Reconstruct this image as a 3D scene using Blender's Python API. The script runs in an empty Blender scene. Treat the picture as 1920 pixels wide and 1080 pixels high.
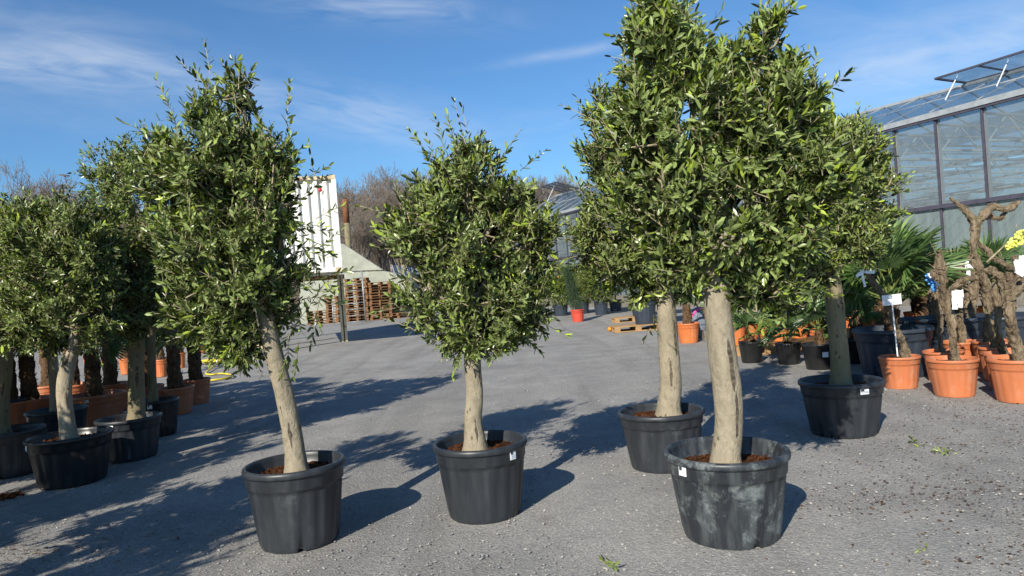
import bpy, math, random
import numpy as np
from mathutils import Vector, Matrix
R = math.radians
random.seed(4); rng = np.random.default_rng(7)
S = bpy.context.scene
COL = S.collection

# ------------------------------------------------------------ camera
F, HZ, ROLL, CH = 1333.0, 532.0, R(4.3), 1.4
pit = math.atan((540-HZ)*math.cos(ROLL)/F)
fwd = np.array([0, math.cos(pit), -math.sin(pit)])
_r = np.array([1., 0, 0]); _u = np.array([0, math.sin(pit), math.cos(pit)])
rgt = _r*math.cos(ROLL) - _u*math.sin(ROLL)
upv = _u*math.cos(ROLL) + _r*math.sin(ROLL)
CAM = np.array([0, 0, CH])
cd = bpy.data.cameras.new('camera'); cam = bpy.data.objects.new('camera', cd); COL.objects.link(cam)
cd.sensor_width = 36; cd.lens = F/1920*36; cd.clip_start = 0.05; cd.clip_end = 2000
m = Matrix.Identity(4)
for i in range(3):
    m[i][0] = rgt[i]; m[i][1] = upv[i]; m[i][2] = -fwd[i]; m[i][3] = CAM[i]
cam.matrix_world = m
S.camera = cam
S.render.resolution_x, S.render.resolution_y = 1024, 576

def ray(x, y): return fwd + rgt*(x-960)/F + upv*(540-y)/F
def at(x, y, Y):                     # the point seen at (x,y) that stands at distance Y
    v = ray(x, y); return CAM + v*(Y/v[1])
def atz(x, y, z=0.0):                # the point seen at (x,y) at height z
    v = ray(x, y); return CAM + v*((z-CH)/v[2])

# ------------------------------------------------------------ light
SUN_DIR = Vector((-0.44, -0.90, math.tan(R(31.0)))).normalized()
S.view_settings.view_transform = 'Standard'; S.view_settings.look = 'None'
S.view_settings.exposure = 0.52; S.view_settings.gamma = 1.0
sd = bpy.data.lights.new('sun', 'SUN'); sun = bpy.data.objects.new('sun', sd); COL.objects.link(sun)
sd.energy = 5.0; sd.angle = R(0.5); sd.color = (1.0, 0.93, 0.80)
sun.rotation_euler = SUN_DIR.to_track_quat('Z', 'Y').to_euler()
W = bpy.data.worlds.new('World'); S.world = W; W.use_nodes = True
nt = W.node_tree; nt.nodes.clear()
wo = nt.nodes.new('ShaderNodeOutputWorld'); bg = nt.nodes.new('ShaderNodeBackground')
sky = nt.nodes.new('ShaderNodeTexSky'); sky.sky_type = 'NISHITA'; sky.sun_disc = False
sky.sun_elevation = R(31); sky.sun_rotation = math.atan2(SUN_DIR.x, SUN_DIR.y)
sky.air_density = 1.0; sky.dust_density = 0.6; sky.ozone_density = 2.0
bg.inputs['Strength'].default_value = 0.078
tc = nt.nodes.new('ShaderNodeTexCoord')
def wmath(op, a, b=None, clamp=False):
    n = nt.nodes.new('ShaderNodeMath'); n.operation = op; n.use_clamp = clamp
    for i, v in enumerate((a, b)):
        if v is None: continue
        if isinstance(v, (int, float)): n.inputs[i].default_value = v
        else: nt.links.new(v, n.inputs[i])
    return n.outputs[0]
def wdot(vec):
    n = nt.nodes.new('ShaderNodeVectorMath'); n.operation = 'DOT_PRODUCT'
    nt.links.new(tc.outputs['Generated'], n.inputs[0]); n.inputs[1].default_value = tuple(vec)
    return n.outputs['Value']
def nrm(v): return v/np.linalg.norm(v)
cloud = None
# thin cirrus: (centre x,y  along dx,dy  half length px, half width px, strength, noise stretch)
CL = [(110, 125, 1, .10, 230, 36, .6, 5), (240, 108, 1, .30, 150, 20, .35, 5), (640, 205, 1, .16, 190, 42, .50, 5), (730, 235, 1, .12, 120, 30, .3, 4),
      (720, 15, 1, .08, 170, 28, .55, 5), (1065, 100, 1, -.17, 120, 9, .5, 3),
      (1700, 150, 1, -.10, 330, 75, .42, 3), (1800, 90, 1, -.25, 260, 40, .3, 4), (250, 230, 1, .05, 300, 30, .12, 4), (960, 250, 1, -.1, 260, 40, .16, 4),
      (60, 30, 1, .12, 200, 22, .22, 5), (2300, 120, 1, .1, 420, 80, .5, 3), (-500, 60, 1, .1, 420, 60, .5, 4)]
for i, (cx, cy, dx, dy, sl, sw, st, k) in enumerate(CL):
    c = nrm(ray(cx, cy)); u = nrm(rgt*dx - upv*dy); u = nrm(u - c*np.dot(u, c)); v = np.cross(c, u)
    a = wdot(u); b = wdot(v); cc = wdot(c)
    comb = nt.nodes.new('ShaderNodeCombineXYZ')
    nt.links.new(wmath('MULTIPLY', a, 5.0), comb.inputs[0]); nt.links.new(wmath('MULTIPLY', b, 5.0*k), comb.inputs[1])
    comb.inputs[2].default_value = i*3.7
    nz = nt.nodes.new('ShaderNodeTexNoise'); nt.links.new(comb.outputs[0], nz.inputs['Vector'])
    nz.inputs['Scale'].default_value = 1.6; nz.inputs['Detail'].default_value = 7; nz.inputs['Roughness'].default_value = .58
    nz.inputs['Distortion'].default_value = 0.9
    ga = wmath('MULTIPLY', a, F/sl); gb = wmath('MULTIPLY', b, F/sw)
    r2 = wmath('ADD', wmath('MULTIPLY', ga, ga), wmath('MULTIPLY', gb, gb))
    msk = wmath('POWER', 2.718, wmath('MULTIPLY', r2, -1.0))
    msk = wmath('MULTIPLY', msk, wmath('GREATER_THAN', cc, 0.2))
    nn = wmath('MULTIPLY', wmath('SUBTRACT', nz.outputs['Fac'], .33), 2.6, True)
    val = wmath('MULTIPLY', wmath('MULTIPLY', msk, nn), st)
    cloud = val if cloud is None else wmath('ADD', cloud, val)
mx = nt.nodes.new('ShaderNodeMix'); mx.data_type = 'RGBA'
nt.links.new(wmath('MULTIPLY', cloud, .68, True), mx.inputs['Factor'])
tint = nt.nodes.new('ShaderNodeMix'); tint.data_type = 'RGBA'; tint.blend_type = 'MULTIPLY'; tint.inputs['Factor'].default_value = 1
nt.links.new(sky.outputs[0], tint.inputs['A']); tint.inputs['B'].default_value = (0.60, 0.95, 1.25, 1)
nt.links.new(tint.outputs['Result'], mx.inputs['A']); mx.inputs['B'].default_value = (7.6, 8.1, 8.8, 1)
nt.links.new(mx.outputs['Result'], bg.inputs[0]); nt.links.new(bg.outputs[0], wo.inputs[0])

# ------------------------------------------------------------ materials
MATS = {}
class NT:
    def __init__(s, name):
        s.m = bpy.data.materials.new(name); s.m.use_nodes = True; s.t = s.m.node_tree
        s.b = s.t.nodes['Principled BSDF']; s.out = s.t.nodes['Material Output']; s._tc = None
    def n(s, t, **kw):
        n = s.t.nodes.new(t)
        for k, v in kw.items(): setattr(n, k, v)
        return n
    def L(s, a, b): s.t.links.new(a, b)
    def coord(s, scale=(1, 1, 1), kind='Object'):
        if s._tc is None: s._tc = s.n('ShaderNodeTexCoord')
        mp = s.n('ShaderNodeMapping'); s.L(s._tc.outputs[kind], mp.inputs[0]); mp.inputs['Scale'].default_value = scale
        return mp.outputs[0]
    def noise(s, scale, detail=4, rough=.55, stretch=(1, 1, 1), dist=0, kind='Object', off=None):
        n = s.n('ShaderNodeTexNoise'); n.inputs['Scale'].default_value = scale; n.inputs['Detail'].default_value = detail
        n.inputs['Roughness'].default_value = rough; n.inputs['Distortion'].default_value = dist
        s.L(s.coord(stretch, kind), n.inputs['Vector']); return n.outputs['Fac']
    def ramp(s, fac, stops):
        n = s.n('ShaderNodeValToRGB'); s.L(fac, n.inputs[0]); e = n.color_ramp.elements
        while len(e) < len(stops): e.new(0.5)
        for i, (p, c) in enumerate(stops):
            e[i].position = p; e[i].color = (*c, 1) if len(c) == 3 else c
        return n.outputs[0]
    def mix(s, fac, a, b, mode='MIX'):
        n = s.n('ShaderNodeMix', data_type='RGBA', blend_type=mode)
        if isinstance(fac, float): n.inputs['Factor'].default_value = fac
        else: s.L(fac, n.inputs['Factor'])
        for k, v in (('A', a), ('B', b)):
            if isinstance(v, tuple): n.inputs[k].default_value = (*v[:3], 1)
            else: s.L(v, n.inputs[k])
        return n.outputs['Result']
    def math(s, op, a, b=None, clamp=False):
        n = s.n('ShaderNodeMath', operation=op, use_clamp=clamp)
        for i, v in enumerate((a, b)):
            if v is None: continue
            if isinstance(v, (int, float)): n.inputs[i].default_value = v
            else: s.L(v, n.inputs[i])
        return n.outputs[0]
    def bump(s, h, strength, dist=.01):
        n = s.n('ShaderNodeBump'); n.inputs['Strength'].default_value = strength; n.inputs['Distance'].default_value = dist
        s.L(h, n.inputs['Height']); s.L(n.outputs[0], s.b.inputs['Normal']); return n
    def base(s, c, rough=.6, spec=.5, metal=0):
        if isinstance(c, tuple): s.b.inputs['Base Color'].default_value = (*c[:3], 1)
        else: s.L(c, s.b.inputs['Base Color'])
        if isinstance(rough, (int, float)): s.b.inputs['Roughness'].default_value = rough
        else: s.L(rough, s.b.inputs['Roughness'])
        s.b.inputs['Specular IOR Level'].default_value = spec; s.b.inputs['Metallic'].default_value = metal

def mat_simple(name, c, c2=None, scale=8, rough=.6, bump=0, spec=.4, metal=0, stretch=(1, 1, 1), lo=.35, hi=.65):
    t = NT(name)
    f = t.noise(scale, 5, .6, stretch)
    t.base(t.ramp(f, [(lo, c), (hi, c2 or tuple(x*.75 for x in c))]), rough, spec, metal)
    if bump: t.bump(f, bump, .01)
    MATS[name] = t.m; return t.m

def mat_leaf(name, dark, light, back, trans=.22, gloss=.38):
    t = NT(name)
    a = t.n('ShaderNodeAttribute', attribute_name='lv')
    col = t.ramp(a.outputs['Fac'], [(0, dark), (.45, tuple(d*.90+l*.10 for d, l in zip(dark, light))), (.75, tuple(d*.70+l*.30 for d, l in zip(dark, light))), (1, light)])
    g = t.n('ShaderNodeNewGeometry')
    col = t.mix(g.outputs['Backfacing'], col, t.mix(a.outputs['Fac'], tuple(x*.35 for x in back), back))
    t.base(col, gloss, .42)
    tr = t.n('ShaderNodeBsdfTranslucent'); t.L(t.mix(.5, col, light, 'MIX'), tr.inputs[0])
    ms = t.n('ShaderNodeMixShader'); ms.inputs[0].default_value = trans
    t.L(t.b.outputs[0], ms.inputs[1]); t.L(tr.outputs[0], ms.inputs[2]); t.L(ms.outputs[0], t.out.inputs[0])
    MATS[name] = t.m; return t.m
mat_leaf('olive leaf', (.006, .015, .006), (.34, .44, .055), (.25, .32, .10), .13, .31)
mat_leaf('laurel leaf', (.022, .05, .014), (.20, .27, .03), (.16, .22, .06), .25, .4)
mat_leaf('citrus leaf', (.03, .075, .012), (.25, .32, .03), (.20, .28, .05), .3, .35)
mat_leaf('palm leaf', (.05, .11, .03), (.27, .38, .10), (.10, .17, .06), .2, .38)
mat_leaf('conifer needle', (.03, .07, .025), (.10, .17, .05), (.07, .10, .06), .1, .6)

def bark(name, c1, c2, c3, sc, bumpk, stretch=(1, 1, .35), blot=.62):
    t = NT(name)
    f = t.noise(sc, 8, .65, stretch, .4); g = t.noise(sc*.45, 5, .6, (1, 1, .5), .8); k = t.noise(sc*4, 6, .7, stretch)
    col = t.ramp(f, [(.3, c1), (.62, c2)])
    col = t.mix(t.ramp(g, [(blot, (0, 0, 0)), (blot+.05, (1, 1, 1))]), col, c3)
    col = t.mix(t.ramp(k, [(.48, (0, 0, 0)), (.72, (.45, .45, .45))]), col, tuple(x*.5 for x in c2))
    vv = t.n('ShaderNodeTexVoronoi'); vv.inputs['Scale'].default_value = 17; t.L(t.coord((1, 1, .6)), vv.inputs['Vector'])
    col = t.mix(t.ramp(vv.outputs['Distance'], [(.10, (.85, .85, .85)), (.19, (0, 0, 0))]), col, c3)
    t.base(col, .85, .2)
    h = t.math('ADD', t.math('MULTIPLY', f, 1.0), t.math('MULTIPLY', k, .6)); t.bump(h, bumpk, .02)
    MATS[name] = t.m
bark('olive bark', (.35, .30, .22), (.25, .215, .155), (.10, .08, .055), 11, .9, (1, 1, .5), .64)
bark('pale bark', (.44, .38, .29), (.28, .24, .17), (.12, .09, .06), 12, .7, (1, 1, .4), .62)
bark('mossy bark', (.25, .205, .135), (.17, .15, .085), (.06, .05, .035), 10, .6)
bark('vine bark', (.30, .23, .155), (.11, .080, .052), (.19, .17, .085), 26, 1.0, (1, 1, .12), .60)
bark('palm fibre', (.17, .10, .055), (.07, .04, .022), (.26, .18, .11), 30, 1.0, (1, 1, .3), .62)
mat_simple('wound bark', (.13, .105, .075), (.045, .035, .027), 40, .95, .9, lo=.4, hi=.6)
mat_simple('twig', (.34, .29, .19), (.20, .165, .10), 20, .8)
mat_simple('bare twig', (.25, .205, .165), (.17, .14, .115), 3, .9)
mat_simple('birch bark', (.30, .27, .25), (.13, .10, .09), 6, .9)
mat_simple('petiole', (.17, .23, .06), (.12, .15, .04), 6, .5)

def plastic(name, c, chalk, amount, rough=.42):
    t = NT(name)
    f = t.noise(6.5, 12, .76, (1, 1, .8), .3); g = t.noise(70, 6, .75); s = t.noise(14, 6, .6, (1, 1, .12)); w = t.noise(2.2, 3, .5)
    lo = .64-amount*.17
    mask = t.math('MULTIPLY', t.ramp(f, [(lo, (0, 0, 0)), (lo+.12, (1, 1, 1))]), t.math('ADD', t.math('MULTIPLY', g, .9), .2))
    mask = t.math('MULTIPLY', mask, min(1, .25+amount*.8), True)
    col = t.mix(t.ramp(w, [(.35, (0, 0, 0)), (.7, (1, 1, 1))]), c, tuple(x*1.35 for x in c))
    col = t.mix(t.math('MULTIPLY', t.ramp(s, [(.45, (0, 0, 0)), (.8, (1, 1, 1))]), .12+.25*amount), col, chalk)
    col = t.mix(mask, col, chalk)
    t.base(col, t.math('ADD', t.math('MULTIPLY', mask, .3), rough, True), .45)
    t.bump(t.math('ADD', t.math('MULTIPLY', g, .3), w), .08, .004)
    MATS[name] = t.m
plastic('black plastic', (.017, .020, .025), (.12, .135, .145), .22)
plastic('black plastic chalky', (.017, .020, .025), (.24, .27, .27), .72)
plastic('black plastic dusty', (.019, .022, .027), (.13, .14, .15), .45)
plastic('blue black plastic', (.022, .030, .044), (.11, .125, .15), .25)
plastic('nursery black', (.012, .012, .013), (.10, .10, .10), .1, .35)
plastic('terracotta plastic', (.40, .125, .050), (.45, .29, .20), .6, .5)
plastic('orange plastic', (.46, .125, .032), (.50, .32, .23), .55, .5)
plastic('red plastic', (.45, .055, .03), (.5, .2, .15), .08, .45)

t = NT('soil'); f = t.noise(28, 8, .75); g = t.noise(9, 4)
t.base(t.ramp(f, [(.35, (.018, .009, .005)), (.52, (.085, .032, .014)), (.70, (.22, .09, .036))]), .95, .1); t.bump(f, 1.0, .03); MATS['soil'] = t.m
t = NT('dark soil'); f = t.noise(30, 8, .75)
t.base(t.ramp(f, [(.35, (.03, .022, .014)), (.6, (.10, .07, .04)), (.75, (.16, .15, .06))]), .95, .1); t.bump(f, 1.0, .02); MATS['dark soil'] = t.m

# gravel yard
t = NT('gravel')
big = t.noise(.35, 5, .6); mid = t.noise(1.6, 6, .65, dist=.3); fine = t.noise(70, 6, .75); fine2 = t.noise(26, 5, .7)
trk = t.noise(.55, 5, .6, (2.6, .16, 1), .6)
vo = t.n('ShaderNodeTexVoronoi'); vo.inputs['Scale'].default_value = 85; t.L(t.coord(), vo.inputs['Vector'])
vo2 = t.n('ShaderNodeTexVoronoi'); vo2.inputs['Scale'].default_value = 38; t.L(t.coord((1, 1, 1)), vo2.inputs['Vector'])
col = t.ramp(big, [(.3, (.195, .192, .186)), (.7, (.278, .272, .262))])
col = t.mix(t.ramp(mid, [(.40, (0, 0, 0)), (.72, (.8, .8, .8))]), col, (.335, .323, .302))
col = t.mix(t.ramp(trk, [(.50, (0, 0, 0)), (.66, (.6, .6, .6))]), col, (.165, .158, .148))
col = t.mix(1.0, col, t.ramp(vo.outputs['Color'], [(0, (.76, .76, .77)), (.5, (1, 1, 1)), (1, (1.28, 1.26, 1.22))]), 'MULTIPLY')
col = t.mix(t.ramp(fine, [(.30, (.8, .8, .8)), (.43, (0, 0, 0))]), col, (.07, .068, .066))
col = t.mix(t.ramp(t.noise(1.9, 9, .78, dist=.5), [(.57, (0, 0, 0)), (.72, (.55, .55, .55))]), col, (.13, .105, .085))
t.base(col, .93, .15)
hh = t.math('ADD', t.math('MULTIPLY', vo2.outputs['Distance'], .7), t.math('ADD', t.math('MULTIPLY', fine, .9), t.math('MULTIPLY', vo.outputs['Distance'], .8)))
t.bump(hh, .42, .014); MATS['gravel'] = t.m
t = NT('pebble'); a = t.n('ShaderNodeAttribute', attribute_name='lv')
t.base(t.ramp(a.outputs['Fac'], [(0, (.18, .18, .18)), (.8, (.32, .31, .29)), (1, (.40, .38, .34))]), .9, .2); MATS['pebble'] = t.m
t = NT('dry litter'); a = t.n('ShaderNodeAttribute', attribute_name='lv')
t.base(t.ramp(a.outputs['Fac'], [(0, (.05, .028, .016)), (.7, (.16, .085, .045)), (1, (.28, .2, .1))]), .9, .1); MATS['dry litter'] = t.m
t = NT('hill'); f = t.noise(.9, 8, .7)
t.base(t.ramp(f, [(.35, (.035, .028, .02)), (.65, (.085, .062, .042))]), .95, .1); t.bump(f, .8, .3); MATS['hill'] = t.m

mat_simple('white paint', (.72, .71, .66), (.55, .54, .49), 3, .5, lo=.45, hi=.9)
mat_simple('rust', (.25, .10, .04), (.12, .05, .03), 9, .85, .3)
mat_simple('rusty cream', (.55, .47, .30), (.32, .14, .05), 7, .7, lo=.5, hi=.68)
mat_simple('galvanised', (.34, .36, .38), (.24, .25, .27), 10, .42, metal=.4)
mat_simple('aluminium', (.42, .44, .45), (.32, .33, .34), 5, .45, metal=.3)
mat_simple('dark frame', (.075, .065, .095), (.05, .05, .065), 6, .5)
mat_simple('bunker cement', (.34, .35, .29), (.25, .26, .21), 2.5, .8)
mat_simple('pallet wood', (.23, .115, .048), (.12, .06, .028), 3, .85, .2, stretch=(.6, .6, 5))
mat_simple('new wood', (.38, .24, .11), (.26, .15, .065), 5, .8, .2, stretch=(.6, 3, 3))
mat_simple('yellow hose', (.72, .58, .04), (.55, .42, .03), 4, .45)
mat_simple('orange peel', (.75, .27, .015), (.65, .2, .01), 30, .45, .1)
mat_simple('tag white', (.85, .86, .88), (.72, .74, .78), 8, .5)
mat_simple('print black', (.03, .03, .035), (.05, .05, .05), 8, .6)
mat_simple('print grey', (.45, .46, .5), (.5, .5, .52), 8, .6)
mat_simple('red paint', (.55, .03, .03), (.4, .03, .03), 8, .5)
mat_simple('hazard black', (.03, .03, .03), (.05, .05, .05), 8, .5)
mat_simple('hazard yellow', (.65, .50, .16), (.5, .33, .1), 8, .6)
mat_simple('blue sheet', (.05, .09, .17), (.04, .06, .12), 8, .5)
mat_simple('stone grey', (.19, .19, .20), (.13, .13, .14), 8, .85, .3)
mat_simple('pink cloth', (.78, .10, .32), (.7, .08, .26), 6, .8)
mat_simple('grey cloth', (.17, .20, .24), (.12, .14, .17), 6, .9)
mat_simple('blue grape', (.06, .22, .55), (.10, .35, .75), 20, .25)
mat_simple('yellow grape', (.72, .72, .16), (.60, .62, .10), 20, .3)
mat_simple('concrete block', (.20, .18, .15), (.12, .11, .09), 8, .9, .4)
mat_simple('interior white', (.62, .64, .62), (.5, .52, .5), 2, .7)
mat_simple('interior floor', (.10, .10, .09), (.06, .06, .055), 2, .9)
mat_simple('bench wood', (.42, .30, .17), (.3, .2, .1), 3, .8)
def glass(name, body, opac, streak):
    t = NT(name)
    f = t.noise(6.0 if streak else 2.0, 7, .7, (1, 1, .09) if streak else (1, 1, .5), .2, 'Object')
    t.base(body, .12, .8)
    tr = t.n('ShaderNodeBsdfTransparent'); tr.inputs[0].default_value = (.86, .90, .92, 1)
    ms = t.n('ShaderNodeMixShader')
    t.L(t.math('ADD', t.math('MULTIPLY', t.ramp(f, [(.35, (0, 0, 0)), (.75, (1, 1, 1))]), .62 if streak else .22), opac, True), ms.inputs[0])
    t.L(tr.outputs[0], ms.inputs[1]); t.L(t.b.outputs[0], ms.inputs[2]); t.L(ms.outputs[0], t.out.inputs[0])
    MATS[name] = t.m
glass('clear glass', (.27, .31, .33), .20, False)
glass('roof glass', (.14, .20, .27), .18, False)
glass('milky glass', (.22, .27, .27), .34, True)

# ------------------------------------------------------------ mesh helpers
def tag(o, label=None, cat=None, group=None, kind=None):
    if label: o['label'] = label
    if cat: o['category'] = cat
    if group: o['group'] = group
    if kind: o['kind'] = kind
    return o
def thing(name, label, cat, loc, rz=0, group=None):
    o = bpy.data.objects.new(name, None); COL.objects.link(o); o.empty_display_size = .1
    o.location = tuple(loc); o.rotation_euler = (0, 0, rz)
    return tag(o, label, cat, group)
def link(name, me, parent=None, loc=None):
    o = bpy.data.objects.new(name, me); COL.objects.link(o)
    if parent: o.parent = parent
    if loc is not None: o.location = tuple(loc)
    return o
def dup(o, parent=None):
    c = o.copy(); COL.objects.link(c)
    if parent: c.parent = parent
    for ch in o.children: dup(ch, c)
    return c

class MB:
    def __init__(s): s.v = []; s.f = []; s.m = []; s.n = 0; s.mats = []; s.sm = []; s.lv = []
    def mi(s, mat):
        if mat not in s.mats: s.mats.append(mat)
        return s.mats.index(mat)
    def add(s, V, Fc, mat, smooth=False, lv=.5):
        V = np.asarray(V, float).reshape(-1, 3); k = s.mi(mat)
        s.v.append(V)
        s.lv.append(np.full(len(V), lv) if np.isscalar(lv) else lv)
        for f in Fc: s.f.append(tuple(int(i)+s.n for i in f))
        s.m += [k]*len(Fc); s.sm += [smooth]*len(Fc); s.n += len(V); return s
    def box(s, c, size, mat, rot=None):
        h = np.array(size)/2.; V = np.array([[x, y, z] for x in (-1, 1) for y in (-1, 1) for z in (-1, 1)])*h
        if rot is not None: V = V @ np.array(rot).T
        V = V+np.array(c)
        return s.add(V, [(0, 1, 3, 2), (4, 6, 7, 5), (0, 4, 5, 1), (2, 3, 7, 6), (0, 2, 6, 4), (1, 5, 7, 3)], mat)
    def beam(s, a, b, w, h, mat, up=(0, 0, 1)):
        a = np.array(a, float); b = np.array(b, float); d = b-a; L = np.linalg.norm(d); x = d/L
        y = np.cross(up, x); y = y/np.linalg.norm(y); z = np.cross(x, y)
        return s.box((a+b)/2, (L, w, h), mat, np.array([x, y, z]).T)
    def tube(s, path, rad, mat, sides=10, noise=0, seed=0, smooth=True, cap=True, lump=3.0, close=False):
        P = np.array(path, float); n = len(P); rad = np.broadcast_to(np.array(rad, float), (n,)).copy()
        T = np.gradient(P, axis=0) if n > 1 else None
        if close: T = np.roll(P, -1, 0)-np.roll(P, 1, 0)
        T /= np.linalg.norm(T, axis=1)[:, None]+1e-9
        ref = np.array([0, 0, 1.]) if abs(T[0][2]) < .9 else np.array([1., 0, 0])
        N = np.cross(T[0], ref); N /= np.linalg.norm(N); V = []
        g = np.random.default_rng(seed); ph = g.uniform(0, 6.28, (6,)); dist = 0
        for i in range(n):
            N = N-T[i]*np.dot(N, T[i]); N /= np.linalg.norm(N); B = np.cross(T[i], N)
            if i: dist += np.linalg.norm(P[i]-P[i-1])
            for k in range(sides):
                a = 2*math.pi*k/sides; r = rad[i]
                if noise:
                    r *= 1+noise*(math.sin(2*a+ph[0]+dist*lump)*.35+math.sin(3*a+ph[1]-dist*lump*1.9)*.3+math.sin(5*a+ph[2]+dist*lump*3.1)*.2+math.sin(dist*lump*4+ph[3]+a)*.25+g.normal()*.12)
                V.append(P[i]+r*(N*math.cos(a)+B*math.sin(a)))
        Fc = []
        rng_i = n if close else n-1
        for i in range(rng_i):
            j = (i+1) % n
            for k in range(sides):
                l = (k+1) % sides; Fc.append((i*sides+k, i*sides+l, j*sides+l, j*sides+k))
        if cap and not close: Fc.append(tuple(range(sides))[::-1]); Fc.append(tuple((n-1)*sides+k for k in range(sides)))
        return s.add(V, Fc, mat, smooth)
    def lathe(s, prof, mat, seg=48, c=(0, 0, 0), fn=None, smooth=True):
        V = []
        for i, (r, z) in enumerate(prof):
            for k in range(seg):
                a = 2*math.pi*k/seg; rr, zz = (fn(i, r, z, k, a) if fn else (r, z))
                V.append((c[0]+rr*math.cos(a), c[1]+rr*math.sin(a), c[2]+zz))
        Fc = [(i*seg+k, i*seg+(k+1) % seg, (i+1)*seg+(k+1) % seg, (i+1)*seg+k) for i in range(len(prof)-1) for k in range(seg)]
        return s.add(V, Fc, mat, smooth)
    def build(s, name, parent=None, loc=None, lv=False):
        me = bpy.data.meshes.new(name); V = np.concatenate(s.v)
        me.from_pydata(V.tolist(), [], s.f)
        for mt in s.mats: me.materials.append(MATS[mt])
        me.polygons.foreach_set('material_index', s.m); me.polygons.foreach_set('use_smooth', s.sm)
        if lv:
            at_ = me.attributes.new('lv', 'FLOAT', 'POINT'); at_.data.foreach_set('value', np.concatenate(s.lv).astype(np.float32))
        me.update()
        return link(name, me, parent, loc)

def smooth_path(pts, n=24):
    P = np.array(pts, float); k = len(P)
    if k < 3:
        tt = np.linspace(0, 1, n)[:, None]; return P[0]*(1-tt)+P[-1]*tt
    t = np.linspace(0, k-1, n); out = []
    for u in t:
        i = min(int(u), k-2); f = u-i
        p0 = P[max(i-1, 0)]; p1 = P[i]; p2 = P[i+1]; p3 = P[min(i+2, k-1)]
        out.append(.5*((2*p1)+(-p0+p2)*f+(2*p0-5*p1+4*p2-p3)*f*f+(-p0+3*p1-3*p2+p3)*f**3))
    return np.array(out)

def arrays_mesh(name, V, loops, totals, mats, midx, lv, smooth, parent=None, loc=None):
    me = bpy.data.meshes.new(name)
    me.vertices.add(len(V)); me.vertices.foreach_set('co', V.astype(np.float32).ravel())
    me.loops.add(len(loops)); me.loops.foreach_set('vertex_index', loops.astype(np.int32))
    me.polygons.add(len(totals)); st = np.concatenate([[0], np.cumsum(totals)[:-1]])
    me.polygons.foreach_set('loop_start', st.astype(np.int32)); me.polygons.foreach_set('loop_total', totals.astype(np.int32))
    for mt in mats: me.materials.append(MATS[mt])
    me.polygons.foreach_set('material_index', midx.astype(np.int32))
    me.polygons.foreach_set('use_smooth', np.full(len(totals), smooth))
    a = me.attributes.new('lv', 'FLOAT', 'POINT'); a.data.foreach_set('value', lv.astype(np.float32))
    me.update(calc_edges=True); me.validate()
    return link(name, me, parent, loc)

LEAF8 = (np.array([[0, 0, 0], [.30, -.42, .05], [.30, 0, 0], [.30, .42, .05], [.72, -.42, .0], [.72, 0, -.05], [.72, .42, .0], [1, 0, -.10]]),
         [(0, 2, 1), (0, 3, 2), (1, 2, 5, 4), (2, 3, 6, 5), (4, 5, 7), (5, 6, 7)])
LEAF4 = (np.array([[0, 0, 0], [.45, -.5, 0], [.45, .5, 0], [1, 0, -.05]]), [(0, 2, 3, 1)])
def unit(a): return a/(np.linalg.norm(a, axis=-1, keepdims=True)+1e-9)
def leaves_arr(Pb, D, N, L, Wd, tpl):
    """leaf blades at Pb along D with upper side N"""
    T, Fc = tpl; Sd = np.cross(N, D)
    V = Pb[:, None, :] + D[:, None, :]*(T[:, 0][None, :, None]*L[:, None, None]) + Sd[:, None, :]*(T[:, 1][None, :, None]*Wd[:, None, None]) \
        + N[:, None, :]*(T[:, 2][None, :, None]*(np.where(T[:, 0] > .5, 1, 1)[None, :, None])*L[:, None, None]*.7)
    n = len(Pb); k = len(T)
    pat = np.array([i for f in Fc for i in f]); tot = np.array([len(f) for f in Fc])
    loops = (pat[None, :] + (np.arange(n)*k)[:, None]).ravel(); totals = np.tile(tot, n)
    return V.reshape(-1, 3), loops, totals, k
def seg_arr(P0, P1, r0, r1, sides=3):
    d = unit(P1-P0); ref = np.where(np.abs(d[:, 2:3]) < .9, np.array([[0, 0, 1.]]), np.array([[1., 0, 0]]))
    a = unit(np.cross(d, ref)); b = np.cross(d, a); n = len(P0)
    ang = np.arange(sides)*2*math.pi/sides
    off = a[:, None, :]*np.cos(ang)[None, :, None] + b[:, None, :]*np.sin(ang)[None, :, None]
    V = np.concatenate([P0[:, None, :]+off*r0[:, None, None], P1[:, None, :]+off*r1[:, None, None]], 1)
    pat = []
    for k in range(sides): l = (k+1) % sides; pat += [k, l, sides+l, sides+k]
    loops = (np.array(pat)[None, :] + (np.arange(n)*2*sides)[:, None]).ravel(); totals = np.full(n*sides, 4)
    return V.reshape(-1, 3), loops, totals

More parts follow.
